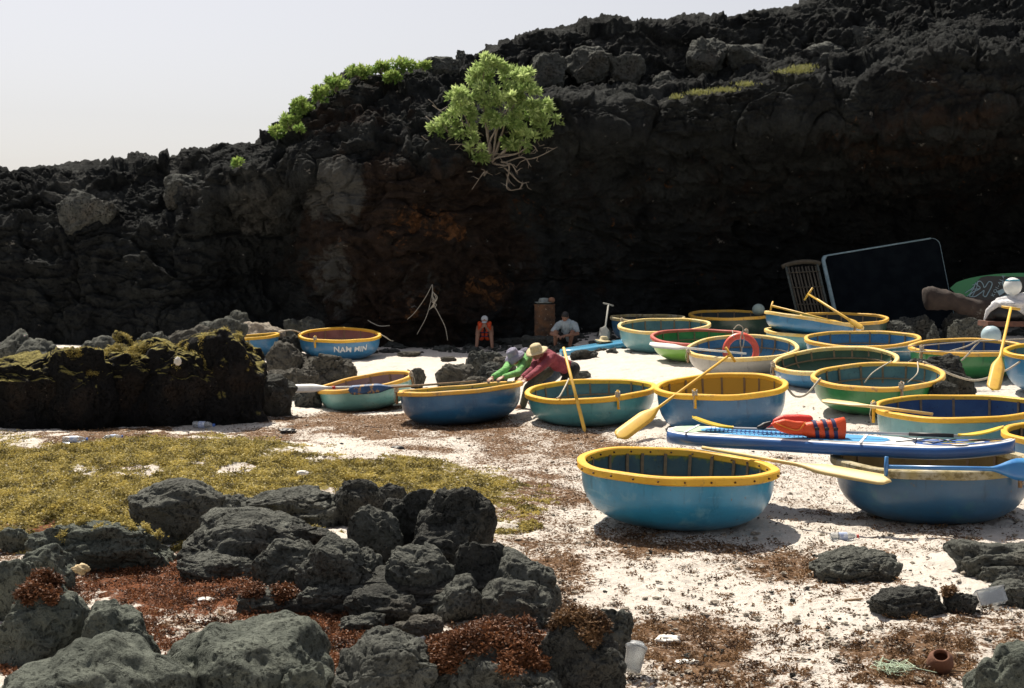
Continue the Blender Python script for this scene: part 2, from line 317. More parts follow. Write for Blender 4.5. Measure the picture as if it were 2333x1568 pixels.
tag(leaves('seaweed', P_, .026, .012, m_red, tint=t_), 'red brown seaweed heaped between the dark foreground rocks', 'seaweed', None, 'stuff')
def bits(name, n, y0, y1, r0, r1, mat, label, x0=-40, x1=2380, flat=.6, seed=0, cond=None):
    V, Fc = ico(2); vx = RNG.uniform(x0, x1, n); vy = RNG.uniform(y0, y1, n); dz = -math.sin(PITCH) - (vy - CY) / F * math.cos(PITCH); dy = math.cos(PITCH) - (vy - CY) / F * math.sin(PITCH); Y = -CAMZ / dz * dy
    for _ in range(6): Y = .5 * Y + .5 * ((gz((vx - CX) / F * Y / dy, Y) - CAMZ) / dz * dy)
    x = (vx - CX) / F * Y / dy; k = fbm(np.stack([x, Y, 0 * x], 1) * .9, 3, 200 + seed) > -.05; x, Y = x[k], Y[k]; n = len(x); r = r0 * (r1 / r0) ** (RNG.random(n) ** 2.2)
    S = np.stack([r * RNG.uniform(.6, 1.4, n), r * RNG.uniform(.6, 1.4, n), r * flat * RNG.uniform(.6, 1.2, n)], 1); W_ = V[None] * (1 + .25 * RNG.normal(size=(n, len(V), 1))) * S[:, None, :]
    a = RNG.uniform(0, 6.28, n); ca, sa = np.cos(a)[:, None], np.sin(a)[:, None]; P = np.stack([W_[..., 0] * ca - W_[..., 1] * sa, W_[..., 0] * sa + W_[..., 1] * ca, W_[..., 2]], 2) + np.stack([x, Y, gz(x, Y) + r * .2 + .006], 1)[:, None, :]
    o = npmesh(name, P.reshape(-1, 3), (Fc[None] + (np.arange(n) * len(V))[:, None, None]).reshape(-1, 3), mat, False); tag(o, label, 'debris', None, 'stuff'); return o
# ---------------------------------------------------------------- cliff
KEYS = [(-900, [(800, 38), (700, 38.5), (600, 39), (520, 39.6), (500, 40.2), (430, 41), (392, 42)]),
 (-400, [(790, 38.2), (700, 38.8), (600, 39.3), (520, 39.7), (500, 40.3), (430, 41), (405, 42)]), (0, [(780, 38.4), (700, 38.9), (600, 39.4), (520, 39.8), (500, 40.4), (430, 41), (404, 42)]),
 (250, [(775, 38.2), (690, 38.8), (600, 39.2), (520, 39.5), (500, 40.1), (430, 40.9), (384, 41.8)]), (440, [(765, 37.6), (690, 38.4), (600, 38.9), (520, 39.2), (490, 39.8), (420, 40.7), (378, 41.6)]),
 (475, [(755, 38), (640, 39.3), (520, 39.3), (440, 38.4), (400, 38.6), (370, 39.6), (350, 41)]), (600, [(748, 39.6), (640, 40.4), (520, 40), (430, 38), (390, 38), (365, 39), (345, 40.2)]),
 (700, [(748, 39), (640, 40), (520, 39.6), (400, 37.3), (350, 37.8), (300, 38.8), (258, 40.2)]), (755, [(765, 36.3), (640, 36.5), (500, 36.5), (400, 36.5), (330, 37.5), (260, 38.6), (212, 40.4)]),
 (900, [(772, 36.3), (640, 36.1), (500, 35.9), (400, 35.9), (320, 36.8), (240, 38.6), (158, 40.8)]), (1000, [(775, 36.6), (640, 36.7), (500, 36.6), (400, 36.3), (320, 36.9), (230, 39.0), (148, 41.2)]),
 (1090, [(772, 37), (640, 37.6), (500, 37.3), (400, 36.9), (300, 37.2), (220, 39.6), (122, 41.6)]), (1105, [(772, 37), (640, 37.6), (500, 37.3), (400, 36.9), (300, 37.2), (220, 39.6), (100, 41.6)]),
 (1230, [(760, 38.2), (640, 39), (500, 38.3), (300, 36.9), (240, 37.3), (225, 41), (66, 42.8)]), (1400, [(752, 39.5), (640, 40), (500, 39.2), (300, 36.9), (250, 37.3), (240, 41), (56, 42.8)]),
 (1600, [(745, 41.5), (640, 41.5), (500, 40.5), (300, 37.5), (225, 37.8), (205, 41), (50, 42.8)]), (1800, [(738, 43), (640, 43), (500, 42), (280, 37), (172, 37.3), (162, 41), (28, 42.8)]),
 (1950, [(735, 44.5), (640, 44.5), (480, 43), (300, 36.8), (200, 37), (150, 40), (-30, 42.6)]), (2150, [(733, 45.5), (620, 45.5), (450, 44), (280, 36), (100, 36.5), (80, 40), (-90, 42.6)]),
 (2333, [(733, 46.5), (600, 46.5), (430, 45), (250, 35.5), (115, 36), (76, 39), (-130, 42)]), (2800, [(740, 43), (600, 44), (430, 43), (250, 34), (100, 34), (60, 37), (-200, 42)]), (3400, [(760, 36), (600, 37), (430, 37), (250, 34), (100, 33), (60, 36), (-260, 42)])]
KP = []
for vx, L in KEYS:
    pts = [at(vx, y, Y) for y, Y in L]; b0 = pts[0].copy(); b0.z = -.6; b0.y += .2; b0.x = pts[0].x; c = pts[-1]
    e1 = c + Vector((c.x * .15, 6, .3)); e2 = c + Vector((c.x * .8, 30, -1.0)); KP.append([b0] + pts + [e1, e2])
KP = np.array([[tuple(p) for p in r] for r in KP]); SEG = [16, 70, 85, 95, 70, 85, 110, 30, 12]
ui = np.linspace(KEYS[0][0], KEYS[-1][0], 1500); kx = np.array([k[0] for k in KEYS])
vp = np.concatenate([np.linspace(i, i + 1, s_, endpoint=False) for i, s_ in enumerate(SEG)] + [[len(SEG)]])
A = np.stack([[np.interp(ui, kx, KP[:, j, c]) for c in range(3)] for j in range(KP.shape[1])])      # (nv, 3, nu)
B = np.stack([np.stack([np.interp(vp, np.arange(KP.shape[1]), A[:, c, i]) for i in range(len(ui))], 1) for c in range(3)], 2)
def box1(a, ax, k):
    p = np.concatenate([np.repeat(np.take(a, [0], ax), k, ax), a, np.repeat(np.take(a, [-1], ax), k, ax)], ax); cs = np.cumsum(p, ax)
    n = a.shape[ax]; return (np.take(cs, range(2 * k, 2 * k + n), ax) - np.take(cs, range(0, n), ax)) / (2 * k)
for _ in range(2): B = box1(box1(B, 0, 7), 1, 12)
du = np.gradient(B, axis=1); dv = np.gradient(B, axis=0); Nn = np.cross(du, dv); Nn /= np.linalg.norm(Nn, axis=2)[..., None] + 1e-9
Pf = B.reshape(-1, 3); Nf = Nn.reshape(-1, 3)
vpf = np.repeat(vp, len(ui)); uf = np.tile(ui, len(vp)); cvx, cvy = proj(Pf[:, 0], Pf[:, 1], Pf[:, 2])
wr = np.stack([fbm(Pf * .45 + k * 9, 3, 10 + k) for k in range(3)], 1) * .9
Q = Pf + wr; cave = ss((uf - 1150) / 300) * ss(4.6 - vpf) ; rubble = ss((480 - uf) / 60)
F1, F2, ID, T1 = cell(Q * np.array([.38, .38, .55]), 1, True); G1, G2, GI, T2 = cell(Q * np.array([1.0, 1.0, 1.4]) + 3, 4, True); H1, H2, HI, T3 = cell(Pf * 3.0 + wr * .6, 8, True)
upper = ss(vpf - 4.6)
d = (ID - .5) * (.34 + .2 * upper) + T1 * .42 + np.minimum(F2 - F1, .05) / .05 * .10 - .05
d += ((GI - .5) * .22 + T2 * .30 + np.minimum(G2 - G1, .05) / .05 * .04) * (1 + .3 * rubble) * (1 - .35 * cave)
d += ((HI - .5) * .09 + T3 * .16) * (1 - .35 * cave)
lay = Pf[:, 2] * 1.5 + .7 * fbm(Q * np.array([.3, .3, .5]), 3, 71); fr = lay - np.floor(lay); saw = np.where(fr < .82, fr / .82, (1 - fr) / .18); lm = ss(.5 + fbm(Pf * .35, 2, 91)) * (.12 + .16 * cave)
d += (saw - .5) * lm
lay = Pf[:, 2] * 4.6 + 1.2 * fbm(Q * np.array([.5, .5, .8]), 3, 73); fr = lay - np.floor(lay); d += (np.where(fr < .8, fr / .8, (1 - fr) / .2) - .5) * lm * .45
rg = lambda f_, sd_: (1 - np.abs(pn(Q * f_, sd_))) ** 2
d += .14 * rg(1.1, 31) + .09 * rg(2.6, 32) + fbm(Pf * np.array([.25, .25, 1.4]), 3, 30) * .10 + .05 * fbm(Pf * 5, 3, 44) + .032 * fbm(Pf * 13, 3, 51)
d -= .14 * ss(vpf - 4.8); d *= np.clip((vpf - .2) * 2, .2, 1) * (1 - .6 * ss(vpf - 6.8))
Pc = Pf + Nf * d[:, None]
ORG = [(960, 500, 90, 40, .75), (1010, 530, 50, 30, .85), (900, 560, 80, 70, .55), (930, 700, 90, 60, .6), (1210, 480, 80, 40, .5), (1090, 660, 70, 60, .8), (2050, 330, 260, 120, .35), (1650, 430, 320, 120, .25), (1500, 600, 220, 90, .35), (1300, 480, 200, 60, .35), (800, 520, 60, 200, .3)]
PAL = [(780, 440, 60, 80, 1), (590, 460, 90, 80, .7), (170, 440, 120, 60, .7), (420, 420, 60, 60, .7), (780, 640, 40, 100, .8), (1250, 590, 170, 80, .4), (1500, 225, 300, 22, .6), (960, 640, 70, 80, .45), (820, 240, 160, 60, .5), (1650, 130, 500, 70, .5), (150, 620, 150, 60, .3)]  # pale rock patches; the wide upper tier one puts skylight into the colour
BRN = [(950, 580, 300, 260, 1), (1700, 480, 700, 180, .4), (1250, 640, 250, 120, .5), (850, 300, 200, 120, .5), (2150, 330, 300, 200, .6)]
cmask = np.stack([blobs(cvx, cvy, ORG), blobs(cvx, cvy, PAL), np.maximum(blobs(cvx, cvy, BRN), .1)], 1)
cl, t, b = nodes('basalt_cliff'); tc = N(t, 'ShaderNodeTexCoord').outputs['Object']
at_ = N(t, 'ShaderNodeVertexColor', _layer_name='stain'); sp = N(t, 'ShaderNodeSeparateColor'); t.links.new(at_.outputs[0], sp.inputs[0])
cc = mixc(t, noise_fac(t, tc, 1.2, .35, .7, 9, .7), (.009, .010, .011), (.044, .048, .047))
def thr2(dens, scale, k, lo=.3, hi=.7, det=9):
    d_ = mul(t, mul(t, dens, noise_fac(t, tc, scale, lo, hi, det, .72, .8), 'SUBTRACT'), k); c_ = N(t, 'ShaderNodeClamp'); t.links.new(d_, c_.inputs[0]); return c_.outputs[0]
cc = mixc(t, thr2(sp.outputs[2], .8, 3), cc, mixc(t, noise_fac(t, tc, 3, .35, .65), (.014, .010, .008), (.044, .031, .024)))
cc = mixc(t, thr2(mul(t, sp.outputs[0], .66), 2.6, 8), cc, mixc(t, noise_fac(t, tc, 5, .4, .6), (.17, .08, .034), (.05, .024, .012)))
cc = mixc(t, thr2(mul(t, sp.outputs[1], .9), 1.3, 3), cc, (.085, .086, .080))
cc = mixc(t, noise_fac(t, tc, 3.4, .69, .73, 4), cc, (.22, .21, .19))
t.links.new(cc, b.inputs['Base Color']); b.inputs['Roughness'].default_value = .9; b.inputs['Specular IOR Level'].default_value = .10
pr = None
for s_, d_, st in ((1.6, .30, .9), (6, .10, .9), (24, .03, .8)):
    n1 = N(t, 'ShaderNodeTexNoise', Scale=s_, Detail=9, Roughness=.65); t.links.new(tc, n1.inputs['Vector']); pr = bumpn(t, b, n1.outputs[0], st, d_, pr)
c_o = npmesh('cliff', Pc, grid_faces(len(vp), len(ui)), cl, attrs={'stain': cmask}); tag(c_o, 'tall dark basalt sea cliff with overhanging cave and rubble ledge', None, None, 'structure')
CL = Pc.reshape(len(vp), len(ui), 3); CPX, CPY = proj(Pc[:, 0], Pc[:, 1], Pc[:, 2])
def cliff_at(vx, vy):                    # front most cliff point seen near that direction
    dd = (CPX - vx) ** 2 + (CPY - vy) ** 2; i = np.where(dd < 60)[0]
    if len(i) == 0: i = [int(np.argmin(dd))]
    j = i[int(np.argmin(Pc[i, 1]))]; return Vector(Pc[j].tolist())
# ---------------------------------------------------------------- rocks
ICO = {}
def ico(k):
    if k not in ICO:
        bm = bmesh.new(); bmesh.ops.create_icosphere(bm, subdivisions=k, radius=1); bm.verts.ensure_lookup_table()
        ICO[k] = (np.array([v.co[:] for v in bm.verts], np.float32), np.array([[v.index for v in f.verts] for f in bm.faces], np.int32)); bm.free()
    return ICO[k]
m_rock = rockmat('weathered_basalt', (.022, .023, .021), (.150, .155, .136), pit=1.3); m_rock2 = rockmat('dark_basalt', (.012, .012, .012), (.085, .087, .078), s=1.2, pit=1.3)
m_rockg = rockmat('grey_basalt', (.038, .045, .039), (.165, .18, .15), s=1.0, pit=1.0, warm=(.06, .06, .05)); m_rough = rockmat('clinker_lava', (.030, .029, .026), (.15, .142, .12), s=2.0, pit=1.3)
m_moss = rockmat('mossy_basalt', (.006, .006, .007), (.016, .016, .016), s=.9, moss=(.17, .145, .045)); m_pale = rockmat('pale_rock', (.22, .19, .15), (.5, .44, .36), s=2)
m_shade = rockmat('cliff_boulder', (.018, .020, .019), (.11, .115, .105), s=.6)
def rock(cx, w_, yt, yb, dr=.8, mat=None, seed=None, Y=None, k=6, ang=None, rough=1.0, lean=0.0, slab=0, label=None, cat='rock', name='rock', weed=None, pits=0.0, group=None, sink=.35):
    seed = seed if seed is not None else int(abs(cx * 7 + yt * 3)) % 997
    R = np.random.default_rng(seed); pile = cx < 1300 and yb > 1150 and yb < 1500; w_ = w_ * (1.05 if pile and k == 7 else 1); rough = rough * (.95 if pile and not slab else 1); ang = ang if ang is not None else (.95 if (Y or 0) > 39 else .5)
    if Y is None:
        h = hit(cx, yb); rx0 = w_ / 2 * h.y / F; Yc = h.y + rx0 * dr * .85
    else: Yc = Y
    top = at(cx, yt, Yc); bot = at(cx, yb, Yc); zb = min(gz1(top.x, Yc), bot.z) if Yc < 37 else bot.z
    rx = w_ / 2 * Yc / F * 1.08; ry = rx * dr; hh = top.z - zb; rz = hh * (1 + sink) / 2; cz = top.z - rz
    V, Fc = ico(k); P = V.astype(np.float64).copy()
    pw_ = 2.1 if slab else (R.uniform(2.2, 3.2) if pile else R.uniform(2.2, 3.3)); P = np.sign(P) * np.abs(P) ** (1 if slab else .8); P /= (np.abs(P) ** pw_).sum(1)[:, None] ** (1 / pw_); P[:, :2] *= (1 - (0 if slab else .16) * np.clip(-P[:, 2], -.4, 1))[:, None]
    for _ in range(9):
        n = R.normal(size=3); n /= np.linalg.norm(n); o = R.uniform(.62, .95); dd = P @ n - o; P -= n * (np.maximum(dd, 0) * ang * 1.5 * min(1, .66))[:, None]
    ext = np.abs(P).max(0); P /= ext
    off = R.uniform(0, 90, 3); Q = V * 1.15 + off
    rad = 1 + (.26 if pile else .27) * fbm(Q, 3, seed % 97) * 1.0
    f1, f2, ci, tl = cell(V * 1.7 + off + .35 * fbm(Q * 1.5, 2, 3)[:, None], seed % 89, True); rad += ((ci - .5) * .08 + tl * .13 + np.minimum(f2 - f1, .1) * .35) * rough
    sc_ = np.array([rx, ry, rz]); W = V * sc_ ; rad += .035 * rough * fbm(Q * 3.1, 4, 7)
    P = P * rad[:, None]; mx = np.percentile(np.abs(P), 99.5, axis=0); P = P / mx * sc_
    nrm = V / sc_; nrm /= np.linalg.norm(nrm, axis=1)[:, None]
    P += nrm * (.007 * rough * fbm(P * 9 + off, 4, 12) + .004 * rough * fbm(P * 34 + off, 3, 15))[:, None]
    if pits:
        g1, g2, gi = cell(P * 13 + off, 3); g1 = np.where(gi > .35, g1, 1); msk = ss(fbm(P * 2.2 + off, 2, 5) * 1.6 + .5)
        P -= nrm * (np.clip(.42 - g1, 0, .42) / .42 * .032 * pits * msk)[:, None]; g1, g2, gi = cell(P * 30 + off, 9); P -= nrm * (np.clip(.40 - g1, 0, .40) / .40 * .012 * pits * (gi > .3) * (msk * .7 + .3))[:, None]
    P[:, 0] += lean * P[:, 2]
    if pile and not slab: P[:, 1] -= .16 * P[:, 2]; P[:, 1] -= .10 * ry
    top_v = P[:, 2].max(); P[:, 2] += (rz - top_v)
    c = np.array([top.x, Yc, cz]); o = npmesh(name, P, Fc, mat or m_rock); o.location = Vector(c.tolist())
    tag(o, label, cat, group)
    if weed:
        wm, dens, wlab = weed; nv = nrm[:, 2]; nz = fbm(P * 4 + off, 3, 77); ok = np.where((nv > .35) & (nz + nv * .8 > 1.05 - dens))[0]
        if len(ok):
            pick = RNG.choice(ok, int(min(26000, len(ok) * 5))); pp = P[pick] + RNG.normal(size=(len(pick), 3)) * .014; pp[:, 2] += RNG.random(len(pick)) * (.02 if wm is not m_red else .035)
            leaves('seaweed', pp, .028, .013, wm, parent=o, up=.1, zs=.4, tint=np.clip(RNG.random(len(pick)) * .6 + .5 * (fbm(pp * 5, 2, 3) + .4), 0, 1))
    return o
for a in [
 # foreground pile
 dict(cx=432, w_=222, yt=1086, yb=1240, dr=.8, k=7, pits=1, seed=3, lean=-.15, ang=.35, rough=.7, label='smooth dark boulder with a sloping right side at the left of the rock pile'),
 dict(cx=535, w_=76, yt=1124, yb=1190, label='small pitted rock just right of the smooth sloping boulder'),
 dict(cx=655, w_=232, yt=1108, yb=1205, dr=.6, k=7, pits=1, label='long low dark ridge of rock at the back of the foreground pile'),
 dict(cx=575, w_=275, yt=1154, yb=1305, dr=.8, k=7, pits=1, seed=8, label='broad dark boulder with sand and red weed on its flat top'),
 dict(cx=505, w_=195, yt=1258, yb=1328, dr=.7, pits=1, label='low dark lump at the foot of the broad boulder beside red seaweed'),
 dict(cx=822, w_=125, yt=1086, yb=1200, k=6, pits=1, rough=1.4, mat=m_rock2, label='knobbly blackish rock at the top of the foreground pile'),
 dict(cx=885, w_=80, yt=1100, yb=1195, mat=m_rock2, label='small dark rock wedged behind the tall rounded stone'),
 dict(cx=857, w_=114, yt=1148, yb=1330, dr=.7, k=7, pits=1, seed=21, ang=.3, rough=.6, label='tall thumb shaped stone in the middle of the foreground pile'),
 dict(cx=945, w_=142, yt=1106, yb=1310, dr=.8, k=7, pits=.6, seed=22, rough=.7, mat=m_rock2, label='large rounded dark boulder with a smooth brownish front face'),
 dict(cx=1035, w_=170, yt=1100, yb=1335, dr=.8, k=7, pits=1.2, seed=23, mat=m_rock2, label='high craggy boulder on the right shoulder of the foreground pile'),
 dict(cx=1178, w_=175, yt=1250, yb=1412, dr=.9, k=7, pits=.7, seed=24, lean=-.1, label='sloping grey boulder at the right end of the pile above the sand'),
 dict(cx=665, w_=150, yt=1222, yb=1362, dr=.8, k=7, pits=.7, seed=25, label='double lobed dark boulder touching the red seaweed'),
 dict(cx=775, w_=180, yt=1210, yb=1395, dr=.8, k=7, pits=1.2, seed=26, rough=1.2, label='deeply pitted boulder in front of the thumb shaped stone'),
 dict(cx=985, w_=150, yt=1238, yb=1402, dr=.8, k=7, pits=.7, seed=27, lean=-.3, label='slanting grey slab running down to the right in the pile'),
 dict(cx=917, w_=72, yt=1266, yb=1400, seed=28, pits=1, rough=.6, label='small round knob of stone below the large rounded boulder'),
 dict(cx=1050, w_=114, yt=1306, yb=1418, dr=.9, k=7, pits=.5, seed=29, rough=.6, label='squat round boulder in front of the slanting slab'),
 dict(cx=1178, w_=155, yt=1312, yb=1430, dr=.8, k=7, pits=.5, seed=30, rough=.7, label='smooth peaked boulder in front, nearest the sand on the right of the pile'),
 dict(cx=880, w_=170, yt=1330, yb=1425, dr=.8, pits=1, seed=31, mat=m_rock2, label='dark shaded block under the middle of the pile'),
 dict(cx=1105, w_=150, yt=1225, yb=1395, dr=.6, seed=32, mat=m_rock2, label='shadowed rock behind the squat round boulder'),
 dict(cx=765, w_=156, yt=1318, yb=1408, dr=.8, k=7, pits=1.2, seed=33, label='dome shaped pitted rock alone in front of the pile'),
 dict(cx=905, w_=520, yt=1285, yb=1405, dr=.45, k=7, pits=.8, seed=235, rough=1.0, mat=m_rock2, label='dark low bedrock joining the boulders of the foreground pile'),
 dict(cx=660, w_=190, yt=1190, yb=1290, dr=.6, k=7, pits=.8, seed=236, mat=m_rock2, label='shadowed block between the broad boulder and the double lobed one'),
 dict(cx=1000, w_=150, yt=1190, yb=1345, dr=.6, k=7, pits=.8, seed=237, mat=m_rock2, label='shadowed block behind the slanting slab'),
 # foreground left
 dict(cx=550, w_=400, yt=1404, yb=1660, dr=1.35, k=7, pits=.8, seed=141, ang=.2, rough=.45, slab=1, mat=m_rockg, label='large smooth grey rock filling the bottom edge'),
 dict(cx=215, w_=440, yt=1432, yb=1740, dr=1.1, k=7, pits=.6, seed=142, ang=.2, rough=.4, slab=1, mat=m_rockg, label='huge blurred grey boulder in the bottom left corner'),
 dict(cx=268, w_=190, yt=1368, yb=1560, dr=1.0, k=7, pits=.8, seed=43, ang=.2, rough=.5, slab=1, mat=m_rockg, label='rounded grey boulder behind the bottom left corner boulder'),
 dict(cx=100, w_=200, yt=1318, yb=1530, dr=1.1, k=7, pits=.6, seed=44, rough=.4, slab=1, mat=m_rockg, weed=(m_red, -.05, ''), label='grey boulder with red weed on top by the left edge'),
 dict(cx=40, w_=120, yt=1264, yb=1420, seed=45, rough=.5, mat=m_rockg, label='smooth grey stone cut by the left edge'),
 dict(cx=92, w_=150, yt=1236, yb=1350, seed=46, dr=.7, pits=1, mat=m_rockg, label='flat grey stone below the yellow seaweed heap'),
 dict(cx=30, w_=70, yt=1198, yb=1260, seed=47, mat=m_rockg, label='small grey stone at the left edge under yellow seaweed'),
 dict(cx=258, w_=315, yt=1180, yb=1305, dr=.55, k=7, pits=1.5, seed=48, rough=1.2, mat=m_rockg, weed=(m_yel, .0, ''), label='flat weathered slab with pits between yellow and red seaweed'),
 dict(cx=618, w_=148, yt=1338, yb=1402, dr=.6, pits=1, seed=49, weed=(m_red, .2, ''), label='low flat rock half buried in red seaweed'),
 dict(cx=700, w_=120, yt=1502, yb=1660, seed=50, mat=m_rockg, pits=1, label='low grey rock at the bottom left of the honeycombed boulder'),
 dict(cx=872, w_=228, yt=1450, yb=1650, dr=.8, k=7, pits=1.8, seed=51, rough=1.1, label='honeycombed dark boulder at the bottom centre'),
 dict(cx=1125, w_=300, yt=1424, yb=1640, dr=.8, k=7, pits=1, seed=52, weed=(m_red, .62, ''), label='rock mound thickly covered in rusty red seaweed'),
 dict(cx=1322, w_=190, yt=1392, yb=1620, dr=.8, k=7, pits=1.2, seed=53, mat=m_rock2, weed=(m_brw, .1, ''), label='dark overhanging rock draped with brown weed near the plastic cup'),
 dict(cx=1392, w_=98, yt=1382, yb=1500, k=7, pits=1.4, seed=54, label='knotted grey rock behind the weed draped rock'),
 dict(cx=1262, w_=90, yt=1495, yb=1585, seed=55, pits=1, label='small porous rock between the red weed mound and the dark rock'),
 dict(cx=1075, w_=105, yt=1528, yb=1640, seed=56, pits=1, label='small grey rock at the foot of the red weed mound'),
 dict(cx=828, w_=100, yt=1392, yb=1446, seed=57, pits=1, label='small broken rock with red weed below the dome shaped rock'),
 dict(cx=955, w_=112, yt=1402, yb=1460, seed=58, dr=.6, rough=1.4, mat=m_rough, label='pale brown crumbly rock on a patch of white sand'),
 dict(cx=890, w_=120, yt=1424, yb=1490, seed=59, dr=.6, pits=1, label='low rock ledge just behind the honeycombed boulder'),
 dict(cx=1215, w_=60, yt=1398, yb=1440, seed=60, rough=1.3, mat=m_rock2, weed=(m_brw, .2, ''), label='small weedy rock at the right tip of the pile'),
 # right
 dict(cx=1955, w_=190, yt=1252, yb=1325, dr=.9, k=7, pits=1.5, seed=161, ang=.3, rough=1.3, sink=.8, label='flat twisted lava rock in the sand right of the sky blue boat'),
 dict(cx=2272, w_=195, yt=1232, yb=1320, dr=.8, k=7, pits=.6, seed=62, rough=.8, label='smooth grooved rock at the right edge below the dark blue boat'),
 dict(cx=2300, w_=130, yt=1286, yb=1332, dr=.6, seed=63, label='narrow rock tongue under the grooved rock at the right edge'),
 dict(cx=2062, w_=160, yt=1334, yb=1405, dr=.7, k=7, pits=1.5, seed=164, ang=.3, rough=1.0, mat=m_rock2, label='rugged blackish rock standing in the sand on the right'),
 dict(cx=2185, w_=80, yt=1342, yb=1398, seed=65, rough=1.4, mat=m_rock2, weed=(m_brw, .2, ''), label='small rusty rock touching the rugged blackish rock'),
 dict(cx=2298, w_=112, yt=1320, yb=1378, seed=66, rough=1.2, label='grey rock behind the clear plastic tub at the right edge'),
 dict(cx=2305, w_=185, yt=1462, yb=1660, dr=.9, k=7, pits=.7, seed=67, rough=.6, mat=m_rockg, label='grey boulder in the bottom right corner'),
 # wall of mossy rock at left
 dict(cx=178, w_=150, yt=788, yb=980, dr=.7, k=7, seed=71, ang=.3, rough=.6, mat=m_moss, weed=(m_yel, .12, ''), label='domed dark boulder with a yellow moss cap, left part of the big rock wall'),
 dict(cx=385, w_=250, yt=768, yb=972, dr=.7, k=7, seed=173, rough=1.0, ang=.4, mat=m_moss, weed=(m_yel, .12, ''), label='dark rock face with a drooping mossy brow left of the highest mossy boulder'),
 dict(cx=285, w_=220, yt=784, yb=974, dr=.7, k=7, seed=172, rough=1.0, ang=.4, mat=m_moss, weed=(m_yel, .12, ''), label='dark rock wall piece with a mossy rim right of the moss capped boulder'),
 dict(cx=480, w_=250, yt=745, yb=968, dr=.8, k=7, seed=73, rough=.6, mat=m_moss, weed=(m_yel, .08, ''), label='highest mossy dark boulder at the right of the rock wall'),
 dict(cx=572, w_=84, yt=788, yb=945, dr=.7, seed=74, ang=.2, rough=.4, mat=m_moss, label='smooth oval slab leaning on the right end of the mossy wall'),
 dict(cx=600, w_=130, yt=852, yb=950, dr=.8, seed=75, ang=.5, rough=.7, mat=m_rock2, label='low black wedge of rock running down to the white oar'),
 dict(cx=40, w_=210, yt=800, yb=978, dr=.7, k=7, seed=76, mat=m_moss, label='dark craggy rock by the left edge, left of the moss capped boulder'),
 dict(cx=22, w_=110, yt=748, yb=880, dr=.9, seed=77, Y=26.5, label='smooth pale grey rock high at the left edge'),
 dict(cx=88, w_=125, yt=770, yb=870, dr=.8, seed=78, Y=26, label='cracked grey rock slab behind the dark craggy rock'),
 dict(cx=150, w_=90, yt=788, yb=860, seed=79, Y=25, mat=m_moss, weed=(m_yel, .2, ''), label='small mossy rock between the cracked slab and the moss capped boulder'),
 dict(cx=235, w_=125, yt=764, yb=850, seed=80, Y=25.5, label='grey rock peeping over the left of the mossy wall'),
 dict(cx=285, w_=90, yt=752, yb=840, seed=81, Y=27, mat=m_moss, weed=(m_yel, .1, ''), label='dark flat stone behind the mossy wall'),
 dict(cx=345, w_=80, yt=754, yb=830, seed=82, Y=27.5, label='rounded grey stone just behind the long mossy rock wall'),
 dict(cx=420, w_=120, yt=738, yb=830, seed=83, Y=29, rough=1.5, mat=m_rough, label='crumbling rubble heap behind the mossy wall'),
 dict(cx=500, w_=110, yt=722, yb=800, seed=84, Y=31, label='grey rock behind the highest mossy boulder'),
 # back rubble
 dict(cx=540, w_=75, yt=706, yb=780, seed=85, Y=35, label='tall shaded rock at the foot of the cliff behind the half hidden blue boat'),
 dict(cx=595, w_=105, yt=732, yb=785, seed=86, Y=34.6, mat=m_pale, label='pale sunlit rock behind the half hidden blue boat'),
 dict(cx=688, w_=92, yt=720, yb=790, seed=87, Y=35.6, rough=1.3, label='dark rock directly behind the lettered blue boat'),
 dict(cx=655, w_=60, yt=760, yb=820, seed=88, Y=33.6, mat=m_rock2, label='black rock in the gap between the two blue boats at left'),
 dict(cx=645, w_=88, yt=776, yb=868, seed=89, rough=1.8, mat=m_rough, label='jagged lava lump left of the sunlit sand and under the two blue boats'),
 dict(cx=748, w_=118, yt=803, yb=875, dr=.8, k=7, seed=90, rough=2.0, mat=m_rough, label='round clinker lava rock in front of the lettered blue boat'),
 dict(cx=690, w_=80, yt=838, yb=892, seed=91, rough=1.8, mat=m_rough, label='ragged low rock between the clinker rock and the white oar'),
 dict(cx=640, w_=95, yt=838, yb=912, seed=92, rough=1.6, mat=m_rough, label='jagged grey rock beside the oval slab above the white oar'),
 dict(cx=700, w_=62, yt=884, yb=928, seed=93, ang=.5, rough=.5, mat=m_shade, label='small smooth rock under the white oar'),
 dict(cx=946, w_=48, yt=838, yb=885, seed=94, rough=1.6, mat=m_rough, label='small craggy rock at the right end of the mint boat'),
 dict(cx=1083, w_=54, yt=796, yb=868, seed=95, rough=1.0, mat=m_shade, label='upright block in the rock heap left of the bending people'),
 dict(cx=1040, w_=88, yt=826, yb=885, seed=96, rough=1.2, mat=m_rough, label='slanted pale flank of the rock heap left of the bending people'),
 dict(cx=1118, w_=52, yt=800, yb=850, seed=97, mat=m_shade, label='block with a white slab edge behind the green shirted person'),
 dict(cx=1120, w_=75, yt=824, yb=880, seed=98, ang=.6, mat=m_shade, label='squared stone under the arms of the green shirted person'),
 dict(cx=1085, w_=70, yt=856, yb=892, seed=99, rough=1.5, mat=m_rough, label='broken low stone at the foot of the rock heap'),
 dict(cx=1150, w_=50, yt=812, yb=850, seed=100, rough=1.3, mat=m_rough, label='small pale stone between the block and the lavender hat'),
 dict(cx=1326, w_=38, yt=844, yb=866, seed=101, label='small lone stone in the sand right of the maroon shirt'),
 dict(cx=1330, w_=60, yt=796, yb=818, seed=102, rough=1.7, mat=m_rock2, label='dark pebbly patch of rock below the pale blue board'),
 dict(cx=1022, w_=34, yt=812, yb=824, seed=103, rough=1.3, mat=m_rough, label='flat stone in the sand left of the rock heap'),
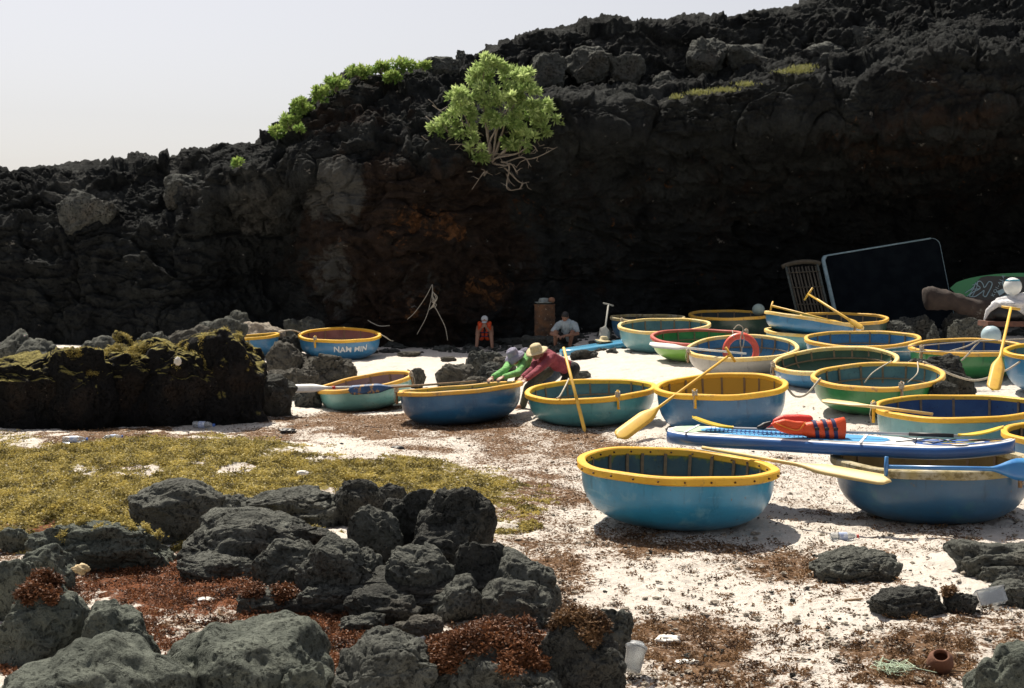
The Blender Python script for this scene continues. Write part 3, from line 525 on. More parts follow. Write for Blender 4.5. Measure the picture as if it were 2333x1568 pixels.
 dict(cx=932, w_=52, yt=800, yb=812, seed=104, rough=1.3, mat=m_rough, label='thin flat stone in the sand right of the lettered blue boat'),
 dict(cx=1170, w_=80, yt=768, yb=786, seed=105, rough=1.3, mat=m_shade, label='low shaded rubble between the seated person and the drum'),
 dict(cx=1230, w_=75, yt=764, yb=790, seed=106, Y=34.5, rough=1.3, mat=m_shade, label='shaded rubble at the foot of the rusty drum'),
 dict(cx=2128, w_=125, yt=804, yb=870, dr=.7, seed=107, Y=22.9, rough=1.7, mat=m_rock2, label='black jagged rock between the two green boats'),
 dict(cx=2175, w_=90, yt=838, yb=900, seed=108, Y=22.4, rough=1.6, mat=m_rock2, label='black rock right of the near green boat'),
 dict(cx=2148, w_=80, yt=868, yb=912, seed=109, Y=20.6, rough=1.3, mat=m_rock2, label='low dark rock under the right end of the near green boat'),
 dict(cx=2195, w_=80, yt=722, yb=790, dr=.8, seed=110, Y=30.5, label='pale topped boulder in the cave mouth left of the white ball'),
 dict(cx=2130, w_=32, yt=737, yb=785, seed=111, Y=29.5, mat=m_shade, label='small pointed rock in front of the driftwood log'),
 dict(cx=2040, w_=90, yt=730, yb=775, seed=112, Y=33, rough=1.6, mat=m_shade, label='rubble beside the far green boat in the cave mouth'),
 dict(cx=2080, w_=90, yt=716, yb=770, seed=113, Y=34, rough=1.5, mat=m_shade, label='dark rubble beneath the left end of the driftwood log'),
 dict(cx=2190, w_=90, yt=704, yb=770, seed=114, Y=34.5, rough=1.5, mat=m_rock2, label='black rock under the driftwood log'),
 # boulders of the upper tier
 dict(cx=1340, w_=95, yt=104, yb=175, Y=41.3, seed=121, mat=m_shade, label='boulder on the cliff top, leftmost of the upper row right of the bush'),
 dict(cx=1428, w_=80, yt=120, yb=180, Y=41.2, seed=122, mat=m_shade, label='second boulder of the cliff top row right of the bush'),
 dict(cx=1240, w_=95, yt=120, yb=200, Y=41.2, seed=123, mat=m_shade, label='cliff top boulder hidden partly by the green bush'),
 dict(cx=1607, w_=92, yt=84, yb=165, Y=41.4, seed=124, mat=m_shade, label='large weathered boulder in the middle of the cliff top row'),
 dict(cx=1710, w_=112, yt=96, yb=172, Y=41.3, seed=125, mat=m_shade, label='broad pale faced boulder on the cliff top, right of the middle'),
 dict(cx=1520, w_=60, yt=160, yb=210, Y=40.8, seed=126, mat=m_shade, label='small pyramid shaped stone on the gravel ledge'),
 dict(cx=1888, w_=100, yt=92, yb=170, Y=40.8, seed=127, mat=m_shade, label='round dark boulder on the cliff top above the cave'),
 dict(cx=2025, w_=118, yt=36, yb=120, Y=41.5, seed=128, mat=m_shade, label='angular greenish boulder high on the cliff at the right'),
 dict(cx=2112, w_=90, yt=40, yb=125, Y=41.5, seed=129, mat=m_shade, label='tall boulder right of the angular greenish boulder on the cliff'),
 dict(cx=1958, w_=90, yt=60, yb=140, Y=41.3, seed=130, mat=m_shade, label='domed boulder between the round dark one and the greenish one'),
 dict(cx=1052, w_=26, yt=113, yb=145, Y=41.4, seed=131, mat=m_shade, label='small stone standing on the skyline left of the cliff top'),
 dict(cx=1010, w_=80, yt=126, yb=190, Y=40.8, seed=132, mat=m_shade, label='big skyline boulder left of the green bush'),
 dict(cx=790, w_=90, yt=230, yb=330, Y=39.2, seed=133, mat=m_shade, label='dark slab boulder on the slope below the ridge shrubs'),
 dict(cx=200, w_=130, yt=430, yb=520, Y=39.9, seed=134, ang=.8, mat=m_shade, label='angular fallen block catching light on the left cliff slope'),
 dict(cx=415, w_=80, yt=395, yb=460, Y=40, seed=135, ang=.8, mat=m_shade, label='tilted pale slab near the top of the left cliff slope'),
]: rock(**a)
bits('coral_fragments', 5200, 925, 1600, .006, .028, m_pale, 'pale coral and shell fragments strewn over the sand')
bits('gravel', 1100, 930, 1600, .006, .022, m_rock2, 'dark lava chips strewn over the sand', seed=3)
bits('rubble', 1500, 748, 806, .03, .16, m_shade, 'dark rubble at the foot of the cliff', 560, 1480, .7, 5)
bits('rubble', 900, 726, 772, .03, .20, m_shade, 'dark rubble on the floor of the cave mouth', 1700, 2360, .7, 6)
bits('rubble', 700, 760, 860, .03, .22, m_rough, 'broken lava rubble among the rocks below the left cliff', 520, 720, .7, 7)
# ---------------------------------------------------------------- round basket boats
def hullmat(name, c, scuff, dirt=(.05, .06, .05), rough=.36, stain=None):
    m = paint(name, c, tuple(x * .74 + .012 for x in c), 3.0, .35, .7, scuff, 4.0, .54, .80, rough=rough, coat=.5, bump=.35, bs=14, bd=.010, zdirt=(-.02, .18, dirt))
    t = m.node_tree; b = t.nodes['Principled BSDF']; old = b.inputs['Base Color'].links[0].from_socket; tc = N(t, 'ShaderNodeTexCoord').outputs['Object']
    for vec, s_, lo, hi, cc_ in (((1, 1, 7), 2.2, .60, .72, tuple(.5 * x + .5 * y for x, y in zip(c, scuff))), ((9, 9, 1.1), 1.6, .60, .74, tuple(x * .45 for x in c)), ((3, 3, 3), 7, .66, .70, (.10, .085, .06)), ((1, 1, 1), 1.7, .58, .80, tuple(x * 1.25 + .03 for x in c))):
        mp = N(t, 'ShaderNodeMapping'); mp.inputs['Scale'].default_value = vec; t.links.new(tc, mp.inputs[0]); old = mixc(t, noise_fac(t, mp.outputs[0], s_, lo, hi, 6, .65), old, cc_)
    t.links.new(old, b.inputs['Base Color']); return m
HM = dict(
 sky=hullmat('sky_blue_paint', (.028, .30, .52), (.22, .46, .56)), dark=hullmat('dark_blue_paint', (.012, .095, .20), (.04, .16, .18), rough=.5), pale=hullmat('pale_teal_paint', (.16, .40, .44), (.35, .50, .50)),
 teal=hullmat('teal_paint', (.08, .31, .34), (.24, .42, .42)), blue=hullmat('blue_paint', (.03, .12, .33), (.20, .28, .42)), navy=hullmat('strong_blue_paint', (.018, .14, .31), (.18, .30, .42)),
 mint=hullmat('mint_paint', (.20, .47, .44), (.40, .55, .46)), green=hullmat('green_paint', (.025, .22, .055), (.06, .30, .10)), lime=hullmat('lime_paint', (.20, .46, .06), (.30, .52, .14)),
 grey=hullmat('grey_white_paint', (.42, .41, .37), (.28, .27, .24)), mid=hullmat('mid_blue_paint', (.04, .22, .44), (.14, .32, .48)), dgreen=hullmat('dark_green_paint', (.014, .05, .035), (.06, .10, .08)))
def inmat(name, c, c2, top=None):
    m = paint(name, c, c2, 4, .35, .65, tuple(x * .5 for x in c), 16, .55, .7, rough=.6, bump=.5, bs=60, bd=.004)
    if top:
        t = m.node_tree; b = t.nodes['Principled BSDF']; old = b.inputs['Base Color'].links[0].from_socket; tc = N(t, 'ShaderNodeTexCoord').outputs['Object']
        sp = N(t, 'ShaderNodeSeparateXYZ'); t.links.new(tc, sp.inputs[0]); r = N(t, 'ShaderNodeMapRange'); r.inputs[1].default_value = top[1]; r.inputs[2].default_value = top[1] + .04
        z = mul(t, sp.outputs[2], mul(t, noise_fac(t, tc, 11, .3, .7, 5), .10), 'ADD'); t.links.new(z, r.inputs[0]); t.links.new(mixc(t, r.outputs[0], old, top[0]), b.inputs['Base Color'])
    return m
IM = dict(bluegreen=inmat('inside_blue_green', (.025, .07, .10), (.05, .11, .12), ((.16, .19, .02), .56)), blue=inmat('inside_blue', (.03, .14, .28), (.06, .20, .32)), deep=inmat('inside_deep_blue', (.012, .05, .15), (.03, .09, .20)),
 slate=inmat('inside_slate', (.06, .15, .17), (.10, .21, .22)), dkgreen=inmat('inside_dark_green', (.02, .055, .03), (.04, .10, .06)), yellow=inmat('inside_yellow_brown', (.10, .06, .02), (.16, .10, .03), ((.50, .30, .03), .30)),
 maroon=inmat('inside_maroon', (.20, .075, .065), (.26, .13, .11)), green=inmat('inside_green', (.02, .16, .04), (.04, .24, .08)), dark=inmat('inside_dark', (.02, .03, .03), (.04, .05, .05)), olive=inmat('inside_olive', (.16, .11, .03), (.22, .16, .06)), mauve=inmat('inside_mauve', (.22, .15, .15), (.30, .22, .21)))
RM = dict(yel=paint('yellow_rim_paint', (.80, .46, .030), (.70, .37, .025), 5, .4, .7, (.30, .17, .06), 13, .58, .70, rough=.5, bump=.3, bs=30), pale=paint('faded_yellow_rim', (.74, .48, .10), (.72, .58, .28), 4, .35, .65, (.20, .11, .05), 18, .58, .68, rough=.6, bump=.4, bs=30),
 worn=paint('worn_wood_rim', (.34, .27, .11), (.40, .36, .26), 5, .4, .65, (.16, .12, .04), 12, .5, .62, rough=.75, bump=.8, bs=35), red=paint('red_rim_paint', (.46, .07, .05), (.52, .14, .10), 6, .4, .7, (.30, .16, .13), 22, .62, .7, rough=.55, bump=.3, bs=30),
 yel2=paint('warm_yellow_rim', (.76, .42, .05), (.62, .40, .12), 6, .45, .7, (.34, .17, .07), 12, .56, .68, rough=.55, bump=.35, bs=30))
m_rib = paint('bamboo_rib', (.16, .11, .065), (.24, .17, .10), 12, .35, .65, rough=.7, bump=.4); m_rope = paint('pale_rope', (.52, .47, .38), (.36, .32, .25), 40, .4, .6, rough=.9, bump=.8, bs=120, bd=.003)
m_bolt = paint('rusty_bolt', (.07, .025, .018), rough=.7); m_wood = paint('bare_wood', (.34, .22, .12), (.24, .15, .08), 14, .4, .6, rough=.7, bump=.4)
m_teal_rope = paint('teal_twine', (.03, .28, .22), rough=.9)
BOATS = {}
def boat(key, L, R, yb, yf, Y, hull, inside, rim, label, H=None, tilt=None, post=None, bolts=False, seed=0, ribs=14, p=3.3, rw=.074, rh=.07, cap_z=None, seg=112, extra_roll=0):
    Cc = at((L[0] + R[0]) / 2, (L[1] + R[1]) / 2, Y); e1 = at(R[0], R[1], Y) - at(L[0], L[1], Y); Rad = e1.length / 2; e1.normalize()
    elev = math.atan2(CAMZ - Cc.z, Y); s_ = min(.9, (yf - yb) / 2 / (F * Rad / Y)); tau = (math.asin(max(s_, .01)) - elev) if tilt is None else math.radians(tilt)
    e2 = Vector((0, math.cos(tau), math.sin(tau))); e2 = (e2 - e1 * e2.dot(e1)).normalized(); n = e1.cross(e2).normalized()
    if H is None: H = Cc.z - gz1(Cc.x, Y) + .03

    M = Matrix((e1, e2, n)).transposed().to_4x4(); M.translation = Cc - n * H
    ph = [random.Random(seed + 5).uniform(0, 6.28) for _ in range(1)][0]
    def wob(r_, z_, a):
        k = r_ / Rad; return r_ * (1 + k * (.010 * math.sin(2 * a + ph) + .004 * math.sin(5 * a + ph * 3))), z_ + (z_ / H) ** 2 * (.012 * math.sin(2 * a + ph * 2) + .004 * math.sin(7 * a + ph))
    Rh = Rad - rw * .55
    def prof(t_, off=0.0): return (Rh - off) * (1 - (1 - t_) ** p) ** (1 / p)
    ts = [0, .004, .015, .035, .07, .12, .18, .25, .33, .42, .52, .63, .75, .87, .96]
    root = empty('basket_boat', (0, 0, 0), label, 'boat', 'round basket boats drawn up on the beach'); root.matrix_world = M
    mb = MB(); mb.lathe([(max(prof(t_), .01), H * t_) for t_ in ts], seg, 0, wob=wob)
    mb.lathe([(max(prof(t_, .03), .008), .03 + (H - .03) * t_) for t_ in ts][::-1], seg, 1, wob=wob); mb.build('hull', [HM[hull], IM[inside]], root)
    c_ = .012; cs = [(Rad, H - rh + c_), (Rad, H - c_), (Rad - c_, H), (Rad - rw + c_, H), (Rad - rw, H - c_), (Rad - rw, H - rh + c_), (Rad - rw + c_, H - rh), (Rad - c_, H - rh)]
    MB().lathe(cs, seg, 0, wob=wob, closed=True).build('rim', RM[rim], root, smooth=False)
    rib = MB(); V = []
    for i, t_ in enumerate(np.linspace(.12, .95, 10)):
        r_ = prof(t_, .033); z_ = .03 + (H - .03) * t_ - .02
        for dx in (-.016, .016):
            for dr in (0, .014): V.append((r_ - dr, dx, z_))
    rib.add(V, [(i * 4 + a, i * 4 + b, i * 4 + 4 + b, i * 4 + 4 + a) for i in range(9) for a, b in ((0, 1), (1, 3), (3, 2), (2, 0))])
    r0 = rib.build('rib', m_rib, root, False)
    rr = random.Random(seed)
    for k in range(ribs):
        o = r0 if k == 0 else r0.copy()
        if k: link(o, root)
        o.rotation_euler = (0, 0, 2 * math.pi * k / ribs + rr.uniform(-.05, .05))
    MB().lathe([(prof(.5, .05), .03 + (H - .03) * .5 + dz) for dz in (0,)] + [(prof(.5, .05) - .014, .03 + (H - .03) * .5), (prof(.5, .05) - .014, .03 + (H - .03) * .5 + .024), (prof(.5, .05), .03 + (H - .03) * .5 + .024)], 64, closed=True).build('stringer', m_rib, root, False)
    if bolts:
        bo = None
        for k in range(26):
            a = 2 * math.pi * (k + .3) / 26
            for rad_, zz in ((Rad + .003, H - rh * .55), (Rad - rw - .003, H - rh * .5)):
                if bo is None: bo = MB().cap((-.004, 0, 0), (.004, 0, 0), .010, .010, 8).build('bolt', m_bolt, root); o = bo
                else: o = link(bo.copy(), root)
                w_r, w_z = wob(rad_, zz, a); o.location = (w_r * math.cos(a), w_r * math.sin(a), w_z); o.rotation_euler = (0, 0, a)
    if post is not None:
        a = math.radians(post); c_r, c_z = wob(Rad - rw * .5, H, a); base = Vector((c_r * math.cos(a), c_r * math.sin(a), c_z))
        out = Vector((math.cos(a), math.sin(a), 0)); mb = MB(); mb.tube([base + out * .055 - Vector((0, 0, .20)), base + out * .05 + Vector((0, 0, .09))], [.022, .018], 8); mb.tube([base + out * .06 + Vector((0, 0, -.035)), base - out * .06 + Vector((0, 0, -.02))], .022, 6)
        mb.build('oar_post', m_wood if rim != 'yel' else RM['yel'], root); mr = MB()
        for q_ in range(5): pts = [base + out * (.05 + .032 * math.cos(x)) + Vector((-math.sin(a) * .034 * math.sin(x), math.cos(a) * .034 * math.sin(x), .0 + .014 * q_ + .012 * math.sin(x * 2 + q_))) for x in np.linspace(0, 6.28, 13)]; mr.tube(pts, .009, 5)
        mr.tube([base + out * .08, base + out * .10 - Vector((0, 0, .09)), base + out * .085 - Vector((0, 0, .17))], .006, 5); mr.build('lashing', m_rope, root)
    BOATS[key] = (M, Rad, H, prof, wob, root); return root
def on_rim(key, a, up=.0, out=0.0):
    M, Rad, H, prof, wob, root = BOATS[key]; a = math.radians(a); r_, z_ = wob(Rad - .04 + out, H, a); return M @ Vector((r_ * math.cos(a), r_ * math.sin(a), z_ + up))
boat('near', (1312, 1044), (1775, 1062), 1012, 1082, 13.7, 'sky', 'bluegreen', 'yel', 'large sky blue boat with a bolted yellow rim, nearest on the sand', bolts=True, seed=1, ribs=24, rw=.088, rh=.080, seg=180, p=3.2)
boat('darkblue', (1900, 1040), (2345, 1036), 1000, 1074, 14.3, 'dark', 'olive', 'worn', 'dark blue boat with a worn bare wood rim under the paddle board', seed=2, ribs=14, rw=.10, rh=.085, seg=180, post=-52)
boat('palefront', (1998, 930), (2380, 915), 898, 950, 17.9, 'pale', 'deep', 'yel', 'pale teal boat with a deep blue inside at the right edge behind the paddle board', seed=3, post=176, seg=150)
boat('edge', (2293, 988), (2690, 985), 946, 1012, 15.6, 'mid', 'dark', 'yel', 'boat of which only the yellow rim end shows at the right edge', seed=4)
boat('green', (1850, 862), (2147, 842), 824, 880, 21.3, 'green', 'slate', 'yel2', 'green boat with a grey blue inside in the right middle', seed=5, post=-85, ribs=16, seg=140)
boat('lightblue', (1760, 832), (2042, 805), 786, 840, 24.0, 'mid', 'dkgreen', 'pale', 'light blue boat with a dark green inside, behind the near green boat', seed=6, post=185, ribs=18)
boat('bluemid', (1490, 884), (1792, 866), 850, 900, 21.0, 'navy', 'yellow', 'yel', 'blue boat with yellow painted upper inside and a big yellow oar', seed=7, post=-120, ribs=18, rw=.085, rh=.078, seg=140)
boat('teal', (1197, 893), (1495, 876), 860, 905, 22.0, 'teal', 'slate', 'yel', 'teal boat with a yellow rim in the centre, thin yellow oar leaning on it', seed=8, post=-70, ribs=16, rw=.085, rh=.078, seg=140)
boat('pulled', (905, 893), (1190, 870), 873, 886, 22.6, 'navy', 'slate', 'yel2', 'strong blue boat that the bending people are pulling', seed=9, post=190, ribs=14, rw=.09)
boat('mint', (720, 884), (940, 851), 851, 884, 25.0, 'mint', 'mauve', 'yel2', 'mint green boat tilted beside the white oar', seed=10, post=-12, ribs=12)
boat('lettered', (680, 760), (868, 762), 746, 776, 33.5, 'mid', 'maroon', 'yel', 'blue boat with white painted lettering at the foot of the cliff', seed=11, post=-118, ribs=12)
boat('hidden', (470, 772), (637, 760), 761, 770, 33.0, 'mid', 'dark', 'yel', 'blue boat half hidden behind the mossy rock wall', seed=12, post=-100, ribs=10)
boat('palefar', (1408, 742), (1618, 735), 722, 753, 31.0, 'pale', 'slate', 'pale', 'pale blue boat farthest back in the sun, left of the red rimmed boat', seed=13, post=150, ribs=16)
boat('redrim', (1481, 767), (1706, 762), 745, 779, 28.5, 'lime', 'green', 'red', 'lime green boat with a red rim', seed=14, post=12, ribs=16)
boat('white', (1563, 795), (1820, 783), 764, 817, 26.0, 'grey', 'blue', 'pale', 'grey white boat with an orange lifebuoy hanging in it', seed=15, post=192, ribs=18)
boat('bluefar', (1835, 773), (2093, 765), 752, 787, 26.8, 'mid', 'blue', 'yel2', 'blue boat with a blue ribbed inside behind the light blue one', seed=16, ribs=16)
boat('greenright', (2073, 790), (2335, 785), 770, 804, 25.0, 'green', 'deep', 'yel2', 'green boat at the right edge with ropes stretched across it', seed=17, post=205, ribs=14)
boat('rightedge', (2290, 800), (2560, 800), 780, 818, 22.8, 'mid', 'slate', 'yel', 'blue boat cut off by the right edge behind the upright yellow oar', seed=18)
boat('under', (1742, 751), (1962, 757), 744, 760, 30.0, 'pale', 'dark', 'pale', 'pale blue boat carrying another boat stacked on it', seed=19)
M_, Ru, Hu = BOATS['under'][:3]
boat('stacked', (1745, 707), (1965, 743), 719, 727, 30.0, 'mid', 'blue', 'pale', 'mid blue boat tilted on top of another boat', H=.45, seed=20, post=-50)
boat('shade', (1568, 716), (1765, 713), 706, 724, 35.5, 'dgreen', 'dark', 'yel2', 'black green boat with a yellow rim in the shade of the cliff', seed=21, post=-35)
boat('caveright', (1822, 722), (2023, 722), 710, 734, 33.0, 'dgreen', 'dark', 'yel2', 'dark green boat in the cave mouth behind the stacked boat', seed=22)
boat('dimleft', (1390, 722), (1560, 722), 716, 731, 33.8, 'dark', 'dark', 'worn', 'dim blue boat in the shade behind the farthest sunlit boat', seed=23)
# painted letters on the hull of the far left boat
M, Rad, H, prof, wob, root = BOATS['lettered']
m_white = paint('chalky_white_paint', (.72, .74, .74), rough=.8)
cu = bpy.data.curves.new('lettering', 'FONT'); cu.body = 'NAM MIN'; cu.size = .20; cu.offset = .006; cu.space_character = 1.05; cu.resolution_u = 2
to = bpy.data.objects.new('lettering', cu); COL.objects.link(to); bpy.context.view_layer.update()
me = bpy.data.meshes.new_from_object(to.evaluated_get(bpy.context.evaluated_depsgraph_get())); bpy.data.objects.remove(to)
bm = bmesh.new(); bm.from_mesh(me); bmesh.ops.triangulate(bm, faces=bm.faces[:]); bmesh.ops.subdivide_edges(bm, edges=bm.edges[:], cuts=1)
for v in bm.verts:
    a = math.radians(-92) + v.co.x / Rad * .98; t_ = (H * .52 + v.co.y * (.85 + .1 * math.sin(v.co.x * 9)) + .012 * math.sin(v.co.x * 23)) / H; r_ = prof(t_) * 1.0 + .008; rw_, zw = wob(r_, H * t_, a); v.co = (rw_ * math.cos(a), rw_ * math.sin(a), zw)
bm.to_mesh(me); bm.free(); me.materials.clear(); me.materials.append(m_white); link(bpy.data.objects.new('lettering', me), root)
# ---------------------------------------------------------------- oars
m_oy = paint('yellow_oar_paint', (.68, .42, .05), (.60, .34, .05), 7, .4, .7, (.40, .28, .12), 20, .62, .7, rough=.5, bump=.2); m_ow = paint('white_oar_paint', (.74, .73, .68), (.60, .58, .52), 6, .5, .7, rough=.5)
m_ocream = paint('cream_oar_paint', (.70, .52, .22), (.62, .44, .16), 6, .4, .7, rough=.5); m_opeel = paint('peeling_blue_paint', (.03, .09, .22), (.02, .06, .14), 5, .4, .6, (.42, .24, .08), 9, .53, .58, rough=.6)
m_ob = paint('blue_oar_paint', (.03, .16, .42), (.05, .22, .46), 6, .4, .7, rough=.3, coat=.4); m_ogr = paint('grey_worn_oar', (.22, .22, .20), (.30, .29, .26), 8, .4, .7, rough=.8); m_red = paint('red_tape', (.55, .03, .02), rough=.5)
def oar(A, Bp, mat, label, blade=.95, bw=.17, face=(0, -1, 0), tee=.26, teedir=None, sr=.02, band=None, tip=.35, teemat=None, group='oars and paddles of the basket boats'):
    A = Vector(A); Bp = Vector(Bp); ax = (Bp - A).normalized(); L = (Bp - A).length; f = Vector(face); f = (f - ax * f.dot(ax)).normalized(); s_ = ax.cross(f)
    root = empty('oar', A, label, 'oar', group); Mx = Matrix((ax, s_, f)).transposed()
    V = []; K = 18
    for i in range(K + 1):
        u = i / K; x = blade * u
        w_ = bw / 2 * (math.sqrt(max(0, 1 - ((max(0, tip * .35 - u)) / (tip * .35)) ** 2)) * .98 + .02) * (1 if u < .62 else 1 - ss((u - .62) / .38) * (1 - sr * 2 / bw))
        th = .008 + .014 * u
        V += [Mx @ Vector((x, a * w_, c * th)) for a, c in ((-1, 0), (-.5, .8), (0, 1), (.5, .8), (1, 0), (.5, -.8), (0, -1), (-.5, -.8))]
    Fs = [(i * 8 + k, i * 8 + (k + 1) % 8, (i + 1) * 8 + (k + 1) % 8, (i + 1) * 8 + k) for i in range(K) for k in range(8)] + [tuple(range(8))[::-1], tuple(K * 8 + k for k in range(8))]
    MB().add(V, Fs).build('blade', mat, root)
    MB().tube([Mx @ Vector((blade * .75, 0, 0)), Mx @ Vector((blade, 0, 0)), Mx @ Vector((L, 0, 0))], [sr * .7, sr, sr * .9], 10).build('shaft', m_wood if mat is m_opeel else mat, root)
    if tee:
        td = Vector(teedir) if teedir else s_; td = (td - ax * td.dot(ax)).normalized(); e = ax * L; MB().tube([e - td * tee / 2, e, e + td * tee / 2], [.018, .022, .018], 8).build('handle', teemat or mat, root)
    if band: MB().tube([ax * (blade * 1.0), ax * (blade * 1.0 + .05)], sr * 1.5, 10).build('tape', band, root)
    return root
oar(at(1406, 998, 19.6), at(1664, 808, 21.2), m_oy, 'big yellow oar with a broad blade leaning on the blue boat with yellow inside', .98, .24, (-.4, -1, .5), .27, (.8, .2, -.55), .021)
oar(at(1333, 985, 20.4), at(1284, 792, 21.2), m_oy, 'thin yellow oar standing almost upright against the teal boat', .62, .055, (0, -1, .1), 0, None, .024)
oar(at(627, 887, 23.6), at(930, 878, 24.4), m_ow, 'white oar with a red band laid on the mint boat', .98, .165, (0, -.8, .5), 0, None, .018, m_red)
oar(at(793, 890, 21.9), at(1085, 869, 22.4), m_opeel, 'oar with a peeling blue blade sticking out left of the pulled boat', .72, .155, (0, -1, .25), .0, None, .018)
oar(at(1479, 785, 24.9), at(1700, 806, 25.4), m_ow, 'white oar lying on the rim of the grey white boat', .78, .20, (0, -.5, .9), 0, None, .02)
oar(at(1872, 912, 18.2), at(2125, 944, 17.2), m_ocream, 'cream oar with its blade in front of the near green boat', .70, .16, (0, -.35, .95), 0, None, .022)
oar(at(2031, 1097, 13.2), at(1600, 1020, 14.5), m_ocream, 'cream yellow oar under the paddle board, blade between the two nearest boats', 1.05, .17, (0, -.6, .8), 0, None, .02)
oar(at(2440, 1072, 13.3), at(2019, 1064, 13.3), m_ob, 'glossy blue oar lying along the worn rim of the dark blue boat', .78, .22, (0, -1, .3), .20, (0, 0, 1), .022)
oar(at(2262, 890, 19.6), at(2303, 702, 21.6), m_oy, 'tall yellow oar standing upright at the right edge', 1.0, .20, (-.2, -1, .3), .28, (1, .1, .1), .024)
oar(at(1965, 748, 28.7), at(1842, 670, 29.6), m_oy, 'yellow oar with its grip raised over the stacked boat', .4, .12, (0, -1, .3), .32, (.45, 0, .9), .027)
oar(at(1935, 742, 29.4), at(1758, 697, 29.8), m_oy, 'yellow oar lying inside the tilted stacked boat', .5, .14, (0, -.5, .9), .22, (.5, .3, .5), .026)
oar(at(1376, 772, 32.4), at(1386, 694, 33.2), m_ogr, 'grey worn oar standing in the shade left of the farthest sunlit boat', .42, .27, (.2, -1, .1), .26, (1, 0, -.3), .022)
# ---------------------------------------------------------------- ropes
def rope(pts, r, label, mat=None, n=8, name='rope'):
    o = MB().tube(spline(pts, n), r, 6).build(name, mat or m_rope); tag(o, label, 'rope'); return o
rope([on_rim('hidden', 10, .02), at(655, 753, 33), at(668, 753, 33), on_rim('lettered', 175, .02)], .016, 'thick rope joining the half hidden boat to the lettered boat')
rope([on_rim('lettered', 2, .01), at(878, 768, 33.6), at(888, 775, 33.8), at(896, 777, 34)], .014, 'rope trailing from the lettered boat onto the sand')
rope([at(838, 722 + 8, 35.9), at(850, 737, 35.8), at(866, 743, 35.8), at(888, 742, 35.8)], .012, 'short loose rope at the cliff foot behind the lettered boat')
rope([on_rim('bluemid', 12, .02), at(1795, 885, 20.9), at(1812, 903, 20.9), at(1838, 898, 20.9), on_rim('green', 195, .03)], .017, 'slack white rope between the blue boat and the near green boat')
rope([on_rim('green', 28, .03), at(2180, 858, 22), at(2230, 866, 22), at(2290, 845, 22.2), at(2330, 820, 22.5)], .018, 'sagging rope from the near green boat to the right edge')
rope([on_rim('lightblue', 20, .02), on_rim('greenright', 190, .05)], .010, 'upper thin line between the light blue boat and the green one at the right edge')
rope([on_rim('lightblue', 5, .02), at(2150, 801, 23.8), at(2300, 800, 23.6)], .010, 'long straight thin line running right from the light blue boat')
rope([on_rim('greenright', 200, .06), at(2200, 779, 24.6), at(2335, 772, 24.4)], .010, 'thin line stretched across the inside of the green boat at the right edge')
rope([at(2165, 800, 23.5), at(2200, 790, 23.6), at(2225, 778, 23.6), at(2232, 777, 23.6), at(2218, 792, 23.6), at(2205, 808, 23.6), at(2190, 822, 23.6)], .014, 'kinked loop of rope hanging in front of the green boat at the right edge')
rope([on_rim('green', 62, .02), at(1990, 848, 20.9), at(1970, 872, 20.8)], .010, 'thin cord hanging inside the near green boat at its centre')
rope([on_rim('green', 35, .02), at(2090, 850, 21.2), at(2068, 872, 21)], .010, 'thin cord hanging inside the near green boat at its right')
rope([on_rim('teal', 108, .02), at(1288, 880, 21.6), at(1276, 902, 21.2), at(1268, 908, 21.1)], .013, 'pale cord tied to the thin yellow oar in the teal boat')
rope([at(985, 648, 35.7), at(968, 680, 35.4), at(945, 712, 35.3), at(928, 728, 35.3)], .009, 'pale rope hanging from the cliff, left strand')
rope([at(985, 648, 35.7), at(984, 672, 35.4), at(972, 720, 35.1), at(950, 762, 35)], .008, 'pale rope hanging from the cliff, middle strand reaching the sand')
rope([at(985, 648, 35.7), at(988, 690, 35.4), at(1000, 716, 35.2), at(1014, 745, 35.1), at(1020, 776, 35)], .009, 'pale rope hanging from the cliff, right strand')
o = MB()
for k in range(5): o.tube(spline([at(986 + 3 * math.sin(k * 2), 665 + k * 4, 35.3), at(996 - k * 3, 680 + k * 2, 35.2), at(978 + k * 4, 706 - k * 3, 35.2), at(990, 690 + k * 3, 35.2)], 6), .010, 5)
tag(o.build('rope_bundle', m_rope), 'knotted bundle of rope against the cliff left of the seated person', 'rope')
# ---------------------------------------------------------------- paddle board on the two nearest boats
def boardmesh(P0, P1, width, th, upv, prows=40, rocker=(.0, .09), nose=(.55, 1.9), roll=0):
    ax = (P1 - P0).normalized(); L = (P1 - P0).length; sdv = ax.cross(Vector((0, 0, 1))).normalized(); up = sdv.cross(ax).normalized()
    def pt(u, v, h):                # u along 0..1, v across -1..1, h up
        z = rocker[1] * max(0, (u - .72) / .28) ** 2 + rocker[0] * max(0, (.1 - u) / .1) ** 2
        return P0 + ax * (L * u) + sdv * (v * halfw(u)) + up * (h + z)
    def halfw(u):
        a = min(1, u / .16); b_ = min(1, (1 - u) / .42)
        return width / 2 * min((1 - (1 - a) ** 2.6) ** (1 / 2.6) * .97 + .03, (1 - (1 - b_) ** 2.0) ** (1 / 2.0) * .985 + .015)
    return pt, halfw, L
P0 = at(1522, 990, 15.15); P1 = at(2312, 1036, 13.95); pt, hw, Lb = boardmesh(P0, P1, .78, .14, None); TH = .14
root = empty('paddle_board', P0, 'blue inflatable paddle board resting on the two nearest boats', 'paddle board')
us = np.concatenate([1 - np.cos(np.linspace(0, math.pi / 2, 14)) ** 1, ])[:0]; us = np.concatenate([np.linspace(0, .02, 4)[:-1], np.linspace(.02, .16, 12)[:-1], np.linspace(.16, .6, 22)[:-1], np.linspace(.6, .96, 22)[:-1], np.linspace(.96, 1, 8)])
rel = lambda p: p - P0
V = []; n = 20
